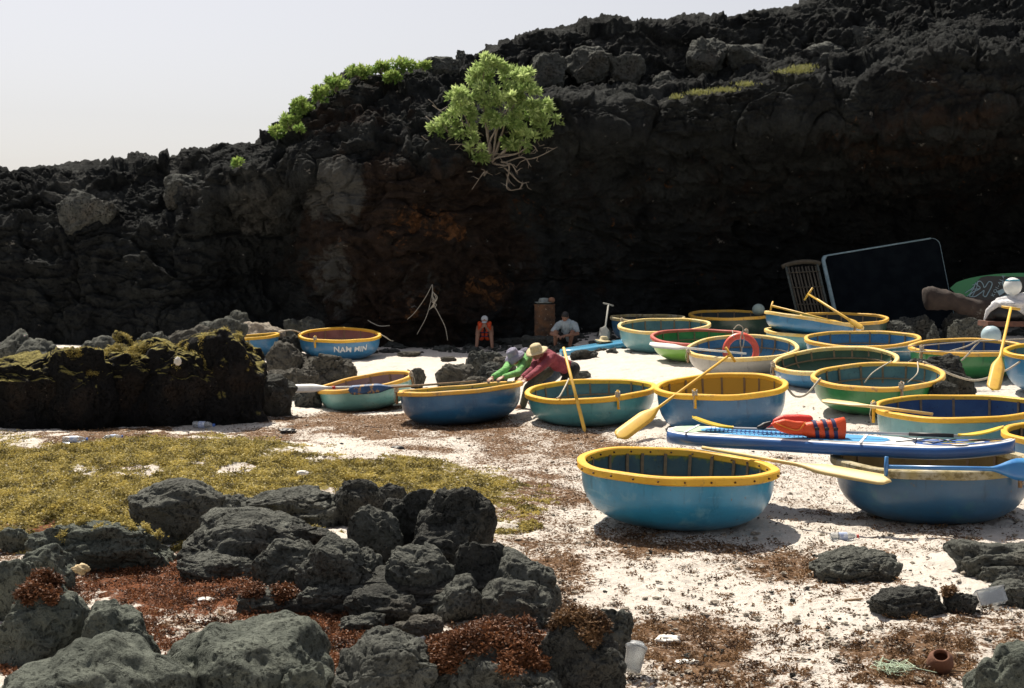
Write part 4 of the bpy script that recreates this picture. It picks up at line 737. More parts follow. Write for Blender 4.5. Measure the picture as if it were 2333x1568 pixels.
for u in us:
    h = hw(u)
    for k in range(n):
        a = 2 * math.pi * k / n; ca, sa = math.cos(a), math.sin(a); r_ = min(TH / 2, h); x = (1 if ca > 0 else -1) * (max(0, h - r_) + r_ * abs(ca)) if abs(ca) > .01 else 0
        V.append(rel(pt(u, x / max(h, 1e-4), TH / 2 * sa)))
Fs = [(i * n + k, i * n + (k + 1) % n, (i + 1) * n + (k + 1) % n, (i + 1) * n + k) for i in range(len(us) - 1) for k in range(n)] + [tuple(range(n)), tuple((len(us) - 1) * n + k for k in range(n))]
m_side = paint('board_side_blue', (.025, .11, .33), (.02, .08, .26), 3, .4, .7, rough=.3, coat=.3); m_wht = paint('board_white', (.80, .80, .80), rough=.35); m_pad = paint('deck_pad_blue', (.05, .30, .55), (.03, .20, .44), 60, .45, .55, rough=.7)
m_nav = paint('board_navy', (.03, .10, .34), rough=.4); m_gold = paint('board_gold', (.50, .32, .08), rough=.4); m_lim = paint('board_green_line', (.36, .50, .10), rough=.4); m_pgrn = paint('board_pale_green', (.42, .60, .42), rough=.4); m_blk = paint('black_rubber', (.012, .012, .014), rough=.5)
mb = MB(); mb.add(V, Fs, 0); mb.m = [1 if (i < (len(us) - 1) * n and (.8 < (i % n + .5) * 2 / n * math.pi / 1 < 2.64)) else 0 for i in range(len(mb.f))]; mb.build('board_body', [m_side, m_wht], root)
def deckpatch(name, f, u0, u1, mat, lift, nu=24, nv=8, par=root):      # f(u) -> (v0, v1)
    V = []
    for i in range(nu + 1):
        u = u0 + (u1 - u0) * i / nu; a, b_ = f(u)
        for j in range(nv + 1): v = a + (b_ - a) * j / nv; V.append(rel(pt(u, v, TH / 2 + lift)))
    Fs = [(i * (nv + 1) + j, i * (nv + 1) + j + 1, (i + 1) * (nv + 1) + j + 1, (i + 1) * (nv + 1) + j) for i in range(nu) for j in range(nv)]
    return MB().add(V, Fs).build(name, mat, par)
k_ = lambda u: max(0.02, 1 - .06 / max(hw(u), .05))
deckpatch('deck', lambda u: (-k_(u), k_(u)), .012, .992, m_wht, .003, 60)
def lens(a, b_, wv, c=0, pw=.5): return lambda u: (c - wv * max(0, 1 - abs((u - (a + b_) / 2) / ((b_ - a) / 2)) ** 2.5) ** pw, c + wv * max(0, 1 - abs((u - (a + b_) / 2) / ((b_ - a) / 2)) ** 2.5) ** pw)
deckpatch('tail_print', lens(.015, .12, .8), .015, .12, m_pgrn, .006); deckpatch('deck_pad', lens(.10, .66, .80, 0, .35), .10, .66, m_pad, .007, 40)
deckpatch('printed_panel', lens(.72, .975, .78), .72, .975, m_nav, .006, 30)
for a, b_, wv, c, mt in ((.80, .875, .10, .45, m_gold), (.84, .91, .09, -.1, m_gold), (.87, .93, .12, -.5, m_gold), (.75, .79, .12, .3, m_wht), (.79, .83, .10, -.5, m_wht), (.83, .88, .10, .75, m_wht), (.89, .92, .14, .35, m_wht), (.92, .95, .14, -.2, m_wht), (.93, .965, .16, .4, m_gold), (.80, .86, .05, .0, m_lim), (.86, .90, .05, .25, m_lim), (.74, .80, .06, -.15, m_wht)):
    deckpatch('print_spot', lens(a, b_, wv, c), a, b_, mt, .009, 10, 4)
mb = MB()
for (a, v0), (b_, v1) in (((.68, -.6), (.78, .6)), ((.68, .6), (.78, -.6)), ((.73, -.6), (.73, .6)), ((.78, -.6), (.84, .4)), ((.78, .6), (.84, -.4))): mb.tube([rel(pt(a, v0, TH / 2 + .02)), rel(pt(b_, v1, TH / 2 + .022))], .006, 5)
mb.build('bungee_cord', m_blk, root)
for u in (.07, .58): deckpatch('white_seam', lambda q, u=u: (-.98, .98), u, u + .008, m_wht, .012, 1, 8)
# diamond texture ridges on the deck pad
mb = MB()
for k in range(26):
    u = .12 + k * .013; mb.tube([rel(pt(u, -.55, TH / 2 + .009)), rel(pt(u + .012, -.15, TH / 2 + .011)), rel(pt(u, .15, TH / 2 + .011)), rel(pt(u + .012, .55, TH / 2 + .009))], .005, 4)
mb.build('deck_grip', m_nav, root)
# two bladed paddle
A_, B_ = rel(pt(.20, .25, TH / 2 + .05)) + P0, rel(pt(.85, -.25, TH / 2 + .06)) + P0
root = empty('kayak_paddle', A_, 'paddle with yellow blades lying on the paddle board under the life jackets', 'paddle'); ax = (B_ - A_); Lp = ax.length; ax.normalize(); sdv = ax.cross(Vector((0, 0, 1))).normalized(); up = sdv.cross(ax)
m_py = paint('yellow_plastic', (.75, .52, .03), (.68, .45, .03), 8, .4, .6, rough=.35, coat=.3)
for sgn, o0 in ((-1, .0), (1, Lp)):
    V = []; K = 14
    for i in range(K + 1):
        u = i / K; x = o0 + sgn * (-.02 + u * .44); w_ = (.022 + .075 * ss(u / .45)) * math.sqrt(max(.01, 1 - max(0, (u - .72) / .28) ** 2)); zc = .10 * (u ** 2) * 1.0
        for v in (-1, -.5, 0, .5, 1): V.append(ax * x + sdv * (w_ * v) + up * (zc + .012 * v * v + .008))
        for v in (1, .5, 0, -.5, -1): V.append(ax * x + sdv * (w_ * v) + up * (zc + .012 * v * v - .004 - .006 * (1 - abs(v))))
    Fs = [(i * 10 + k, i * 10 + (k + 1) % 10, (i + 1) * 10 + (k + 1) % 10, (i + 1) * 10 + k) for i in range(K) for k in range(10)] + [tuple(range(10)), tuple(K * 10 + k for k in range(10))]
    MB().add(V, Fs).build('blade', m_py, root)
MB().tube([ax * 0, ax * Lp], .014, 10).build('shaft', paint('grey_aluminium', (.35, .36, .38), rough=.3), root); MB().tube([ax * (Lp - .50), ax * (Lp - .06)], .021, 10).build('grip_sleeve', m_blk, root)
# pale blue board with a hat on it
Q0 = at(1280, 797, 31.2); Q1 = at(1432, 783, 32.0); Q0.z = gz1(Q0.x, Q0.y) + .07; Q1.z = gz1(Q1.x, Q1.y) + .10; pt2, hw2, _ = boardmesh(Q0, Q1 + (Q1 - Q0) * .5, .62, .12, None)
V = []
for u in us:
    h = hw2(u)
    for k in range(n):
        a = 2 * math.pi * k / n; ca, sa = math.cos(a), math.sin(a); r_ = min(.07, h); x = (1 if ca > 0 else -1) * (max(0, h - r_) + r_ * abs(ca)) if abs(ca) > .01 else 0
        V.append(pt2(u, x / max(h, 1e-4), .07 * sa) - Q0)
o = MB().add(V, [(i * n + k, i * n + (k + 1) % n, (i + 1) * n + (k + 1) % n, (i + 1) * n + k) for i in range(len(us) - 1) for k in range(n)] + [tuple(range(n)), tuple((len(us) - 1) * n + k for k in range(n))]).build('paddle_board', paint('light_blue_plastic', (.06, .30, .52), (.10, .36, .56), 4, .4, .6, rough=.25, coat=.6))
o.location = Q0; tag(o, 'light blue board lying on the sand in front of the squatting man', 'paddle board')
# ---------------------------------------------------------------- people
m_skin = paint('skin', (.32, .16, .10), (.36, .19, .12), 8, .4, .6, rough=.6); m_skin2 = paint('tanned_skin', (.20, .095, .06), (.24, .12, .075), 8, .4, .6, rough=.6)
def cloth(name, c, c2=None): return paint(name, c, c2 or tuple(x * .7 for x in c), 7, .35, .65, rough=.85, bump=1.0, bs=11, bd=.07)
m_hair = paint('black_hair', (.012, .010, .010), rough=.6)
def remesh(mb, name, mat, parent, vox=.009, it=3):
    me = bpy.data.meshes.new(name); me.from_pydata([tuple(p) for p in mb.v], [], mb.f); o = bpy.data.objects.new(name, me); COL.objects.link(o)
    r = o.modifiers.new('r', 'REMESH'); r.mode = 'VOXEL'; r.voxel_size = vox; r.use_smooth_shade = True
    s = o.modifiers.new('s', 'SMOOTH'); s.factor = .5; s.iterations = it
    me2 = bpy.data.meshes.new_from_object(o.evaluated_get(bpy.context.evaluated_depsgraph_get())); bpy.data.objects.remove(o); me2.name = name
    me2.materials.clear(); me2.materials.append(mat); me2.polygons.foreach_set('use_smooth', [True] * len(me2.polygons)); o2 = bpy.data.objects.new(name, me2); link(o2, parent); return o2
def vl(a, b, t): return Vector(a) * (1 - t) + Vector(b) * t
def hand(mb, wrist, direc, back, thumb, curl=.5, s=1.0):
    d = Vector(direc).normalized(); b = Vector(back); b = (b - d * b.dot(d)).normalized(); side = d.cross(b) * thumb; w_ = Vector(wrist)
    for k, o in enumerate((-.030, -.010, .010, .030)): mb.cap(w_ + side * (o * .6 * s), w_ + (d * .075 + side * o) * s, .016 * s, .013 * s, 8)
    for k, (o, L) in enumerate(((.030, .066), (.011, .076), (-.009, .070), (-.028, .054))):
        p = w_ + (d * .078 + side * o) * s; dd = d.copy()
        for j, f in enumerate((.45, .32, .23)):
            ang = curl * (.5 + .35 * j + .06 * k); dd = (d * math.cos(ang * (j + 1) * .62) - b * math.sin(ang * (j + 1) * .62)).normalized(); q_ = p + dd * (L * f * s * 1.05); mb.cap(p, q_, (.0098 - .001 * j) * s, (.009 - .001 * j) * s, 7); p = q_
    p = w_ + (d * .02 + side * .030) * s; q_ = p + (d * .030 + side * .030 - b * .012) * s; mb.cap(p, q_, .013 * s, .011 * s, 7); mb.cap(q_, q_ + (d * .030 + side * .006 - b * .014) * s, .0105 * s, .009 * s, 7)
def head(mb, c, fwd, up, s=1.0):
    f = Vector(fwd).normalized(); u = Vector(up); u = (u - f * u.dot(f)).normalized(); r = f.cross(u); R = Matrix((r, f, u)).transposed(); c = Vector(c); P = lambda x, y, z: c + R @ (Vector((x, y, z)) * s)
    mb.ell(P(0, -.008, .03), (.077 * s, .098 * s, .088 * s), R); mb.ell(P(0, .018, -.035), (.062 * s, .074 * s, .078 * s), R); mb.ell(P(0, .055, -.085), (.030 * s, .026 * s, .024 * s), R)
    mb.cap(P(0, .088, .012), P(0, .108, -.022), .011 * s, .016 * s, 8)
    for sx in (-1, 1): mb.ell(P(sx * .078, -.004, -.012), (.011 * s, .020 * s, .032 * s), R, 10, 6); mb.cap(P(sx * .014, .086, .022), P(sx * .046, .076, .022), .012 * s, .010 * s, 6); mb.ell(P(sx * .040, .062, -.028), (.024 * s, .02 * s, .024 * s), R, 8, 6)
    mb.cap(P(-.02, .084, -.056), P(.02, .084, -.056), .010 * s, .010 * s, 6); return P, R
def face(root, P, R, s=1.0):
    m_e = M_EYE; 
    for sx in (-1, 1): MB().ell(P(sx * .031, .083, .006), (.013 * s, .007 * s, .007 * s), R, 8, 6).build('eye', m_e, root)
    MB().cap(P(-.022, .094, -.056), P(.022, .094, -.056), .004 * s, .004 * s, 6).build('mouth', M_LIP, root)
M_EYE = paint('dark_eye', (.02, .015, .012), rough=.2); M_LIP = paint('lips', (.22, .06, .05), rough=.5)
def limb(mb, pts, radii, n=12):
    for i in range(len(pts) - 1): mb.cap(pts[i], pts[i + 1], radii[i], radii[i + 1], n)
def hat(root, c, fwd, up, mat, crown=(.098, .11), brim=.16, droop=.03, name='hat', s=1.0):
    f = Vector(fwd).normalized(); u = Vector(up); u = (u - f * u.dot(f)).normalized(); r = f.cross(u); M = Matrix((r, f, u)).transposed().to_4x4(); M.translation = Vector(c)
    cr, ch = crown
    wob = lambda r_, z_, a: (r_ * (1 + .04 * math.sin(2 * a)), z_ + (.012 * math.sin(3 * a + 1) + .02 * math.cos(2 * a)) * max(0, (r_ - cr) / .06) * .5)
    prof = [(.004, ch), (cr * .55, ch * .98), (cr * .85, ch * .82), (cr * .97, ch * .5), (cr, 0), (cr + .02, -.006), ((cr + brim) / 2 + .01, -.006 - droop * .4), (brim, -droop), (brim - .004, -droop - .008), ((cr + brim) / 2, -.016 - droop * .4), (cr - .006, -.010), (cr - .012, ch * .5), (.004, ch - .012)]
    MB().lathe([(a * s, b * s) for a, b in prof], 36, M=M, wob=wob).build(name, mat, root)
m_green = cloth('bright_green_shirt', (.20, .52, .15)); m_maroon = cloth('maroon_shirt', (.30, .045, .07)); m_purple = cloth('violet_shirt', (.11, .09, .22)); m_olive = cloth('olive_trousers', (.12, .12, .085)); m_dk = cloth('dark_trousers', (.018, .018, .02)); m_jean = cloth('washed_jeans', (.12, .15, .18))
m_lav = cloth('lavender_cloth', (.34, .33, .44)); m_straw = paint('straw', (.62, .52, .32), (.52, .42, .24), 30, .4, .6, rough=.9, bump=.6, bs=90, bd=.004); m_grhat = cloth('grey_violet_cloth', (.14, .13, .18))
def bender(label, hip, chest, headc, hands, elbows, feet, knees, shirt, pants, hatm, hatk, skin, look=(-.5, -.55, -.65), hatdroop=.04, shirt_col=None):
    hip = Vector(hip); chest = Vector(chest); hc = Vector(headc); root = empty('person', (hip.x, hip.y, gz1(hip.x, hip.y)), label, 'person'); root_inv = -Vector(root.location)
    L = lambda p: Vector(p) + root_inv; hip, chest, hc = L(hip), L(chest), L(hc); ax = (chest - hip).normalized(); side = ax.cross(Vector((0, 0, 1))).normalized(); nrm = side.cross(ax)
    sh = [chest + side * .165, chest - side * .165]; hp = [hip + side * .09, hip - side * .09]; hands = [L(h) for h in hands]; elbows = [L(e) for e in elbows]; feet = [L(f) for f in feet]; knees = [L(k) for k in knees]
    if (sh[0] - elbows[0]).length + (sh[1] - elbows[1]).length > (sh[1] - elbows[0]).length + (sh[0] - elbows[1]).length: sh = sh[::-1]
    if (hp[0] - knees[0]).length + (hp[1] - knees[1]).length > (hp[1] - knees[0]).length + (hp[0] - knees[1]).length: hp = hp[::-1]
    b = MB(); limb(b, [hip, vl(hip, chest, .5), chest], [.11, .105, .12]); neck = chest + ax * .06; b.cap(neck, vl(neck, hc, .8), .055, .05)
    P, R = head(b, hc, look, ax + Vector((0, 0, .9)))
    for i in (0, 1):
        limb(b, [chest, sh[i], elbows[i], hands[i]], [.08, .055, .042, .027]); d = (hands[i] - elbows[i]).normalized(); hand(b, hands[i], d + Vector((-.2, 0, -.25)), (0, -.2, 1), 1 if i else -1, .9)
        limb(b, [hip, hp[i], knees[i], feet[i] + Vector((0, 0, .07))], [.10, .085, .055, .04]); b.cap(feet[i] + Vector((0, 0, .045)), feet[i] + Vector((-.12, -.10, .03)), .042, .032)
    remesh(b, 'body', skin, root, .0085)
    c = MB(); limb(c, [hip + ax * .02, vl(hip, chest, .5), chest], [.135, .125, .14]); c.ell(vl(hip, chest, .45) - nrm * .03, (.14, .13, .12)); c.cap(sh[0], sh[1], .085, .085); c.cap(chest, chest + ax * .05, .11, .07)
    for i in (0, 1): limb(c, [sh[i], vl(sh[i], elbows[i], .5) - nrm * .012, elbows[i], vl(elbows[i], hands[i], .88)], [.082, .070, .060, .048])
    remesh(c, 'shirt', shirt, root, .012, 2)
    c = MB(); limb(c, [hip - ax * .05, hip + ax * .06], [.145, .135])
    for i in (0, 1): limb(c, [hp[i], vl(hp[i], knees[i], .5), knees[i], vl(knees[i], feet[i], .9) + Vector((0, 0, .02))], [.125, .10, .078, .062])
    remesh(c, 'trousers', pants, root, .012, 2)
    if hatm is not None: hat(root, P(0, -.01, .055), look, ax + Vector((0, 0, .9)), hatm, *hatk, droop=hatdroop)
    face(root, P, R); return root, P, R
gY = lambda vx, vy, Y: Vector((at(vx, vy, Y).x, Y, gz1(at(vx, vy, Y).x, Y)))
bender('person in a bright green shirt and lavender bucket hat bending to pull the boat', at(1238, 842, 24.1), at(1183, 818, 23.7), at(1172, 815, 23.45), [at(1121, 861, 22.75), at(1145, 860, 22.7)], [at(1150, 843, 23.1), at(1180, 850, 23.1)],
       [gY(1190, 920, 23.8), gY(1222, 920, 24.3)], [at(1203, 884, 23.7), at(1225, 882, 24.0)], m_green, m_olive, m_lav, ((.10, .115), .175), m_skin, (-.45, -.75, -.6), .065)
root, P, R = bender('person in a violet shirt bending between the green and maroon shirted people', at(1258, 846, 24.7), at(1214, 820, 24.3), at(1200, 814, 24.1), [at(1182, 858, 23.3), at(1195, 858, 23.4)], [at(1198, 846, 23.7), at(1215, 848, 23.8)],
       [gY(1236, 915, 24.6), gY(1262, 915, 25.0)], [at(1236, 882, 24.4), at(1256, 882, 24.7)], m_purple, m_jean, m_grhat, ((.10, .11), .13), m_skin2, (-.6, -.4, -.6))
bender('person in a maroon shirt and straw hat bending over to haul the boat', at(1297, 840, 23.9), at(1243, 812, 23.5), at(1223, 804, 23.3), [at(1189, 861, 22.85), at(1196, 866, 22.6)], [at(1213, 842, 23.15), at(1222, 846, 22.95)],
       [gY(1282, 915, 24.1), gY(1312, 915, 24.5)], [at(1281, 880, 23.9), at(1302, 880, 24.2)], m_maroon, m_dk, m_straw, ((.10, .105), .185), m_skin, (-.85, -.35, -.42), .02)
# scarf of the green shirted person, bag straps are left to the shirts
m_orange = paint('orange_life_vest', (.78, .085, .015), (.70, .07, .01), 6, .4, .7, rough=.5, bump=.5, bs=20, bd=.02); m_navy = paint('navy_strap', (.02, .025, .10), rough=.6)
# person with the orange vest sitting at the foot of the cliff
def sitter():
    o = at(1104, 790, 36.0); o.z = gz1(o.x, 36.0); root = empty('person', o, 'person in a white cap and orange life vest sitting at the foot of the cliff', 'person'); s = 1.0
    hip = Vector((0, .25, .16)); ch = Vector((0, .12, .56)); hc = Vector((.0, .02, .74)); b = MB(); limb(b, [hip, vl(hip, ch, .5), ch], [.12, .10, .11]); b.cap(ch, hc, .05, .05); P, R = head(b, hc, (0, -.9, -.45), (0, -.4, .9))
    for sx in (-1, 1):
        kn = Vector((sx * .17, -.12, .42)); ft = Vector((sx * .20, -.28, .06)); hp_ = hip + Vector((sx * .09, 0, 0)); limb(b, [hip, hp_, kn, ft], [.09, .085, .058, .04]); b.cap(ft - Vector((0, -.03, .015)), ft + Vector((sx * .02, -.16, -.025)), .042, .030)
        sh = ch + Vector((sx * .165, .01, .0)); el = Vector((sx * .20, -.12, .38)); wr = Vector((sx * .05, -.20, .56)); limb(b, [ch, sh, el, wr], [.07, .05, .04, .026]); hand(b, wr, (-sx * .3, .1, .9), (sx * .6, -.6, 0), -sx, .9)
    remesh(b, 'body', m_skin, root, .009); c = MB(); limb(c, [hip, vl(hip, ch, .5), ch + Vector((0, 0, .02))], [.145, .13, .135]); c.cap(ch + Vector((-.10, 0, .05)), ch + Vector((.10, 0, .05)), .085, .085)
    remesh(c, 'shirt', m_dk, root, .012, 2)
    for sx in (-1, 1):
        c = MB(); c.cap(Vector((sx * .10, .02, .62)), Vector((sx * .085, .02, .30)), .075, .085); c.cap(Vector((sx * .13, .08, .66)), Vector((sx * .10, .0, .58)), .055, .065); remesh(c, 'vest_panel', m_orange, root, .012, 2)
    for z in (.33, .43): MB().tube([Vector((-.17, -.05, z)), Vector((-.08, -.075, z)), Vector((.08, -.075, z)), Vector((.17, -.05, z))], .013, 6).build('strap', m_navy, root)
    c = MB()
    for sx in (-1, 1): limb(c, [hip, hip + Vector((sx * .09, 0, 0)), Vector((sx * .15, -.03, .36))], [.13, .115, .085])
    remesh(c, 'shorts', m_dk, root, .012, 2)
    M = Matrix((R.col[0], R.col[1], R.col[2])).transposed().to_4x4(); M.translation = P(0, -.005, .035)
    MB().lathe([(.003, .085), (.05, .076), (.08, .045), (.092, 0), (.088, -.02), (.078, -.02), (.08, 0), (.07, .04), (.003, .07)], 28, M=M).build('cap', cloth('white_cotton', (.78, .80, .82)), root)
    MB().ell(P(0, .13, .02), (.07, .06, .008), R).build('cap_visor', bpy.data.materials['white_cotton'], root); MB().box(P(0, .16, -.26), (.07, .012, .13), R).build('phone', m_blk, root); face(root, P, R)
sitter()
def squatter():
    o = at(1287, 792, 33.6); o.z = gz1(o.x, 33.6); root = empty('person', o, 'dark haired person in a light blue shirt squatting beside the rusty drum', 'person')
    hip = Vector((.10, .18, .20)); ch = Vector((.04, -.02, .56)); hc = Vector((.0, -.10, .76)); b = MB(); limb(b, [hip, vl(hip, ch, .5), ch], [.13, .12, .12]); b.cap(ch, hc, .05, .05); P, R = head(b, hc, (-.25, -.85, -.45), (0, -.3, .9))
    c2 = MB()
    for sx in (-1, 1):
        kn = Vector((sx * .20 - .03, -.22, .40)); ft = Vector((sx * .17 - .06, -.10, .06)); limb(b, [hip, hip + Vector((sx * .10, 0, 0)), kn, ft], [.09, .09, .06, .042]); b.cap(ft - Vector((0, -.05, .015)), ft + Vector((sx * .02, -.15, -.03)), .042, .032)
        sh = ch + Vector((sx * .19, .01, .0)); el = Vector((sx * .30 - (.0 if sx > 0 else .03), -.16, .36)); wr = Vector((-.10 + sx * .07, -.34, .32)); limb(b, [ch, sh, el, wr], [.07, .055, .044, .028]); hand(b, wr, (-sx * .5 - .2, -.5, -.2), (0, -.3, 1), -sx, .8)
        c2.cap(sh, vl(sh, el, .65), .09, .075); 
    remesh(b, 'body', m_skin2, root, .009); c = c2; limb(c, [hip + Vector((0, 0, .03)), vl(hip, ch, .5), ch + Vector((0, 0, .02))], [.15, .155, .15]); c.cap(ch + Vector((-.13, 0, .03)), ch + Vector((.13, 0, .03)), .09, .09)
    remesh(c, 'shirt', cloth('light_blue_shirt', (.40, .47, .52)), root, .012, 2); c = MB()
    for sx in (-1, 1): limb(c, [hip, hip + Vector((sx * .10, 0, 0)), Vector((sx * .19 - .02, -.16, .37))], [.14, .12, .085])
    remesh(c, 'shorts', m_dk, root, .012, 2); h_ = MB(); h_.ell(P(0, -.015, .045), (.088, .105, .085), R); h_.ell(P(0, -.05, .0), (.084, .07, .09), R); h_.ell(P(0, .055, .085), (.06, .035, .03), R); remesh(h_, 'hair', m_hair, root, .01, 2); face(root, P, R)
squatter()
# ---------------------------------------------------------------- lifebuoy, life jackets, drum and other gear
m_lb = paint('orange_red_plastic', (.72, .10, .05), (.62, .07, .04), 5, .4, .7, rough=.4, coat=.3)
c = at(1688, 800, 25.9); root = empty('lifebuoy', c, 'orange red lifebuoy standing inside the grey white boat', 'lifebuoy'); RR = 44 / F * 25.9 * .79; V = []
mb = MB(); pts = [Vector((RR * math.cos(a), .06 * math.sin(a), RR * math.sin(a))) for a in np.linspace(0, 2 * math.pi, 49)]
Vt = []; 
for i in range(48):
    a = 2 * math.pi * i / 48; rd = Vector((math.cos(a), .16 * math.sin(a), math.sin(a))).normalized(); ax = Vector((0, 1, 0)); p = rd * RR
    Vt += [p + .062 * (math.cos(x) * rd + .9 * math.sin(x) * ax) for x in (2 * math.pi * k / 14 for k in range(14))]
mb.add(Vt, [(i * 14 + k, i * 14 + (k + 1) % 14, ((i + 1) % 48) * 14 + (k + 1) % 14, ((i + 1) % 48) * 14 + k) for i in range(48) for k in range(14)]); mb.build('ring', m_lb, root)
mb = MB(); mb.tube(spline([Vector((0, -.07, RR + .08)), Vector((.04, -.09, RR - .03)), Vector((.03, -.09, RR - .16)), Vector((0, -.09, RR - .22)), Vector((-.03, -.09, RR - .12)), Vector((0, -.07, RR + .08))], 8), .009, 5); mb.tube([Vector((0, -.09, RR - .21)), Vector((0, -.08, RR - .42))], .012, 6)
mb.tube(spline([Vector((-.14, 0, RR + .12)), Vector((-.06, -.02, RR + .20)), Vector((.03, 0, RR + .15)), Vector((.02, -.06, RR + .03))], 8), .010, 5); mb.tube([Vector((RR * math.cos(2.1), -.07, RR * math.sin(2.1))), Vector((-.16, .02, RR + .10))], .008, 5); mb.build('grab_rope', m_rope, root)
# life jackets on the board
m_red2 = paint('red_vest', (.75, .05, .03), (.66, .04, .02), 6, .4, .7, rough=.5, bump=.4, bs=20, bd=.02); m_edge = paint('orange_piping', (.80, .28, .03), rough=.5)
def slab(name, pts, thick, mat, parent, origin, rnd=.02, vox=.012):         # pillow like panel from outline points (x along view, z up), laid in a vertical-ish plane
    b = MB(); c = sum((Vector(p) for p in pts), Vector()) / len(pts)
    n_ = len(pts)
    for i in range(n_):
        p, q_ = Vector(pts[i]), Vector(pts[(i + 1) % n_]); b.cap(p, q_, thick, thick, 8)
    V = [Vector(p) + Vector((0, s_ * thick, 0)) for s_ in (-1, 1) for p in pts]
    b.add(V, [tuple(range(n_)), tuple(range(2 * n_ - 1, n_ - 1, -1))] + [(i, (i + 1) % n_, n_ + (i + 1) % n_, n_ + i) for i in range(n_)])
    return remesh(b, name, mat, parent, vox, 6)
Yv = 14.45; w2 = lambda vx, vy, Y=Yv: at(vx, vy, Y)
org = w2(1840, 1000); root = empty('life_jacket', org, 'orange life jacket with three navy straps lying on the paddle board', 'life jacket')
def loc(*a): return w2(*a) - org
b = MB(); ring_ = [(1830, 964), (1858, 956), (1890, 953), (1920, 950)]
secs = [(1800, 972, 986, .035), (1818, 970, 990, .05), (1838, 962, 996, .075), (1865, 959, 1000, .085), (1895, 956, 1003, .09), (1922, 950, 1006, .095)]
V = []; nn_ = 20
for vx, y0, y1, dep in secs:
    a_, b__ = loc(vx, y0), loc(vx + 2, y1); c = (a_ + b__) / 2; hz = (a_ - b__).length / 2
    for k in range(nn_): x = 2 * math.pi * k / nn_; V.append(c + Vector((.004 * math.sin(3 * x), dep * math.cos(x) * (1 + .08 * math.sin(4 * x)), hz * math.sin(x))))
MB().add(V, [(i * nn_ + k, i * nn_ + (k + 1) % nn_, (i + 1) * nn_ + (k + 1) % nn_, (i + 1) * nn_ + k) for i in range(len(secs) - 1) for k in range(nn_)] + [tuple(range(nn_)), tuple((len(secs) - 1) * nn_ + k for k in range(nn_))]).build('vest_body', m_orange, root)
for vx, y0, y1, dep in ((1856, 958.5, 999.5, .087), (1878, 956.5, 1002, .092), (1898, 955, 1004, .096)):
    a_, b__ = loc(vx - 3, y0), loc(vx + 5, y1); c = (a_ + b__) / 2; hz = (a_ - b__).length / 2 + .004; Vs = []
    for dx in (-.020, .020):
        for k in range(24): x = 2 * math.pi * k / 24; Vs.append(c + Vector((dx - .02 * math.sin(x), (dep + .003) * math.cos(x), hz * math.sin(x))))
    MB().add(Vs, [(k, (k + 1) % 24, 24 + (k + 1) % 24, 24 + k) for k in range(24)]).build('strap', m_navy, root); MB().box(c + Vector((.0, -(dep + .008), .02)), (.045, .012, .03)).build('buckle', m_blk, root)
b = MB()
for seg_ in ([(1765, 966), (1785, 962), (1810, 966), (1828, 966)], [(1765, 968), (1780, 976), (1800, 982), (1822, 984)], [(1780, 964), (1800, 970), (1822, 976)]):
    pts = [loc(*p) + Vector((0, -.03, .0)) for p in seg_]; limb(b, pts, [.03, .038, .034, .03][:len(pts)])
remesh(b, 'shoulder_loop', m_orange, root, .010, 2)
MB().tube(spline([loc(1765, 966) + Vector((0, -.07, .015)), loc(1790, 973) + Vector((0, -.075, .0)), loc(1815, 980) + Vector((0, -.075, .01)), loc(1832, 966) + Vector((0, -.08, .03))], 6), .006, 5).build('piping', m_edge, root)
org = w2(1800, 960, 14.75); root = empty('life_jacket', org, 'red life jacket folded behind the orange one on the paddle board', 'life jacket'); b = MB()
for seg_, r_ in (([(1768, 960), (1785, 955), (1820, 954), (1842, 956)], .05), ([(1775, 966), (1800, 963), (1835, 962)], .05), ([(1762, 966), (1745, 974)], .022)): pts = [w2(*p, 14.75) - org for p in seg_]; limb(b, pts, [r_ * .7] + [r_] * (len(pts) - 1))
remesh(b, 'vest_body', m_red2, root, .011, 3); b = MB(); limb(b, [w2(1752, 966, 14.7) - org, w2(1738, 972, 14.7) - org, w2(1728, 974, 14.7) - org], [.02, .035, .02]); b.cap(w2(1740, 968, 14.7) - org, w2(1756, 962, 14.7) - org, .025, .015); remesh(b, 'black_buckles', m_blk, root, .009, 2)
# drum
m_rust = paint('rusted_steel', (.14, .065, .028), (.05, .03, .02), 5, .4, .65, (.42, .40, .34), 13, .60, .66, rough=.85, bump=.6, bs=30)
c = at(1241, 768, 35.2); c.z = gz1(c.x, c.y) + .0; hD = at(1241, 693, 35.2).z - c.z; rD = 23.5 / F * 35.2; root = empty('oil_drum', c, 'rusty oil drum standing at the foot of the cliff', 'drum'); pr_ = [(.01, 0), (rD, 0)]
for z in np.linspace(0, 1, 25): pr_.append((rD + (.014 if min(abs(z - .34), abs(z - .67), abs(z - 1), abs(z)) < .02 else 0) + .004 * math.sin(z * 60), hD * z))
pr_ += [(rD - .015, hD), (rD - .02, hD - .02), (.01, hD - .02)]; MB().lathe(pr_, 40, wob=lambda r_, z_, a: (r_ * (1 + .012 * math.sin(3 * a + z_ * 4)), z_)).build('barrel', m_rust, root)
m_pan = paint('dull_aluminium', (.24, .28, .27), (.14, .15, .14), 8, .4, .6, rough=.5); m_clay = paint('burnt_clay', (.32, .17, .10), (.20, .10, .06), 6, .4, .6, rough=.8, bump=.5)
o = MB().lathe([(.01, 0), (.16, 0), (.20, .03), (.235, .04), (.235, .055), (.14, .055), (.13, .12), (.11, .15), (.01, .16)], 32, wob=lambda r_, z_, a: (r_ * (1 + .02 * math.sin(2 * a)), z_)).build('cooking_pot', m_pan); o.location = c + Vector((-.02, 0, hD)); tag(o, 'grey lidded cooking pot on top of the rusty drum', 'pot')
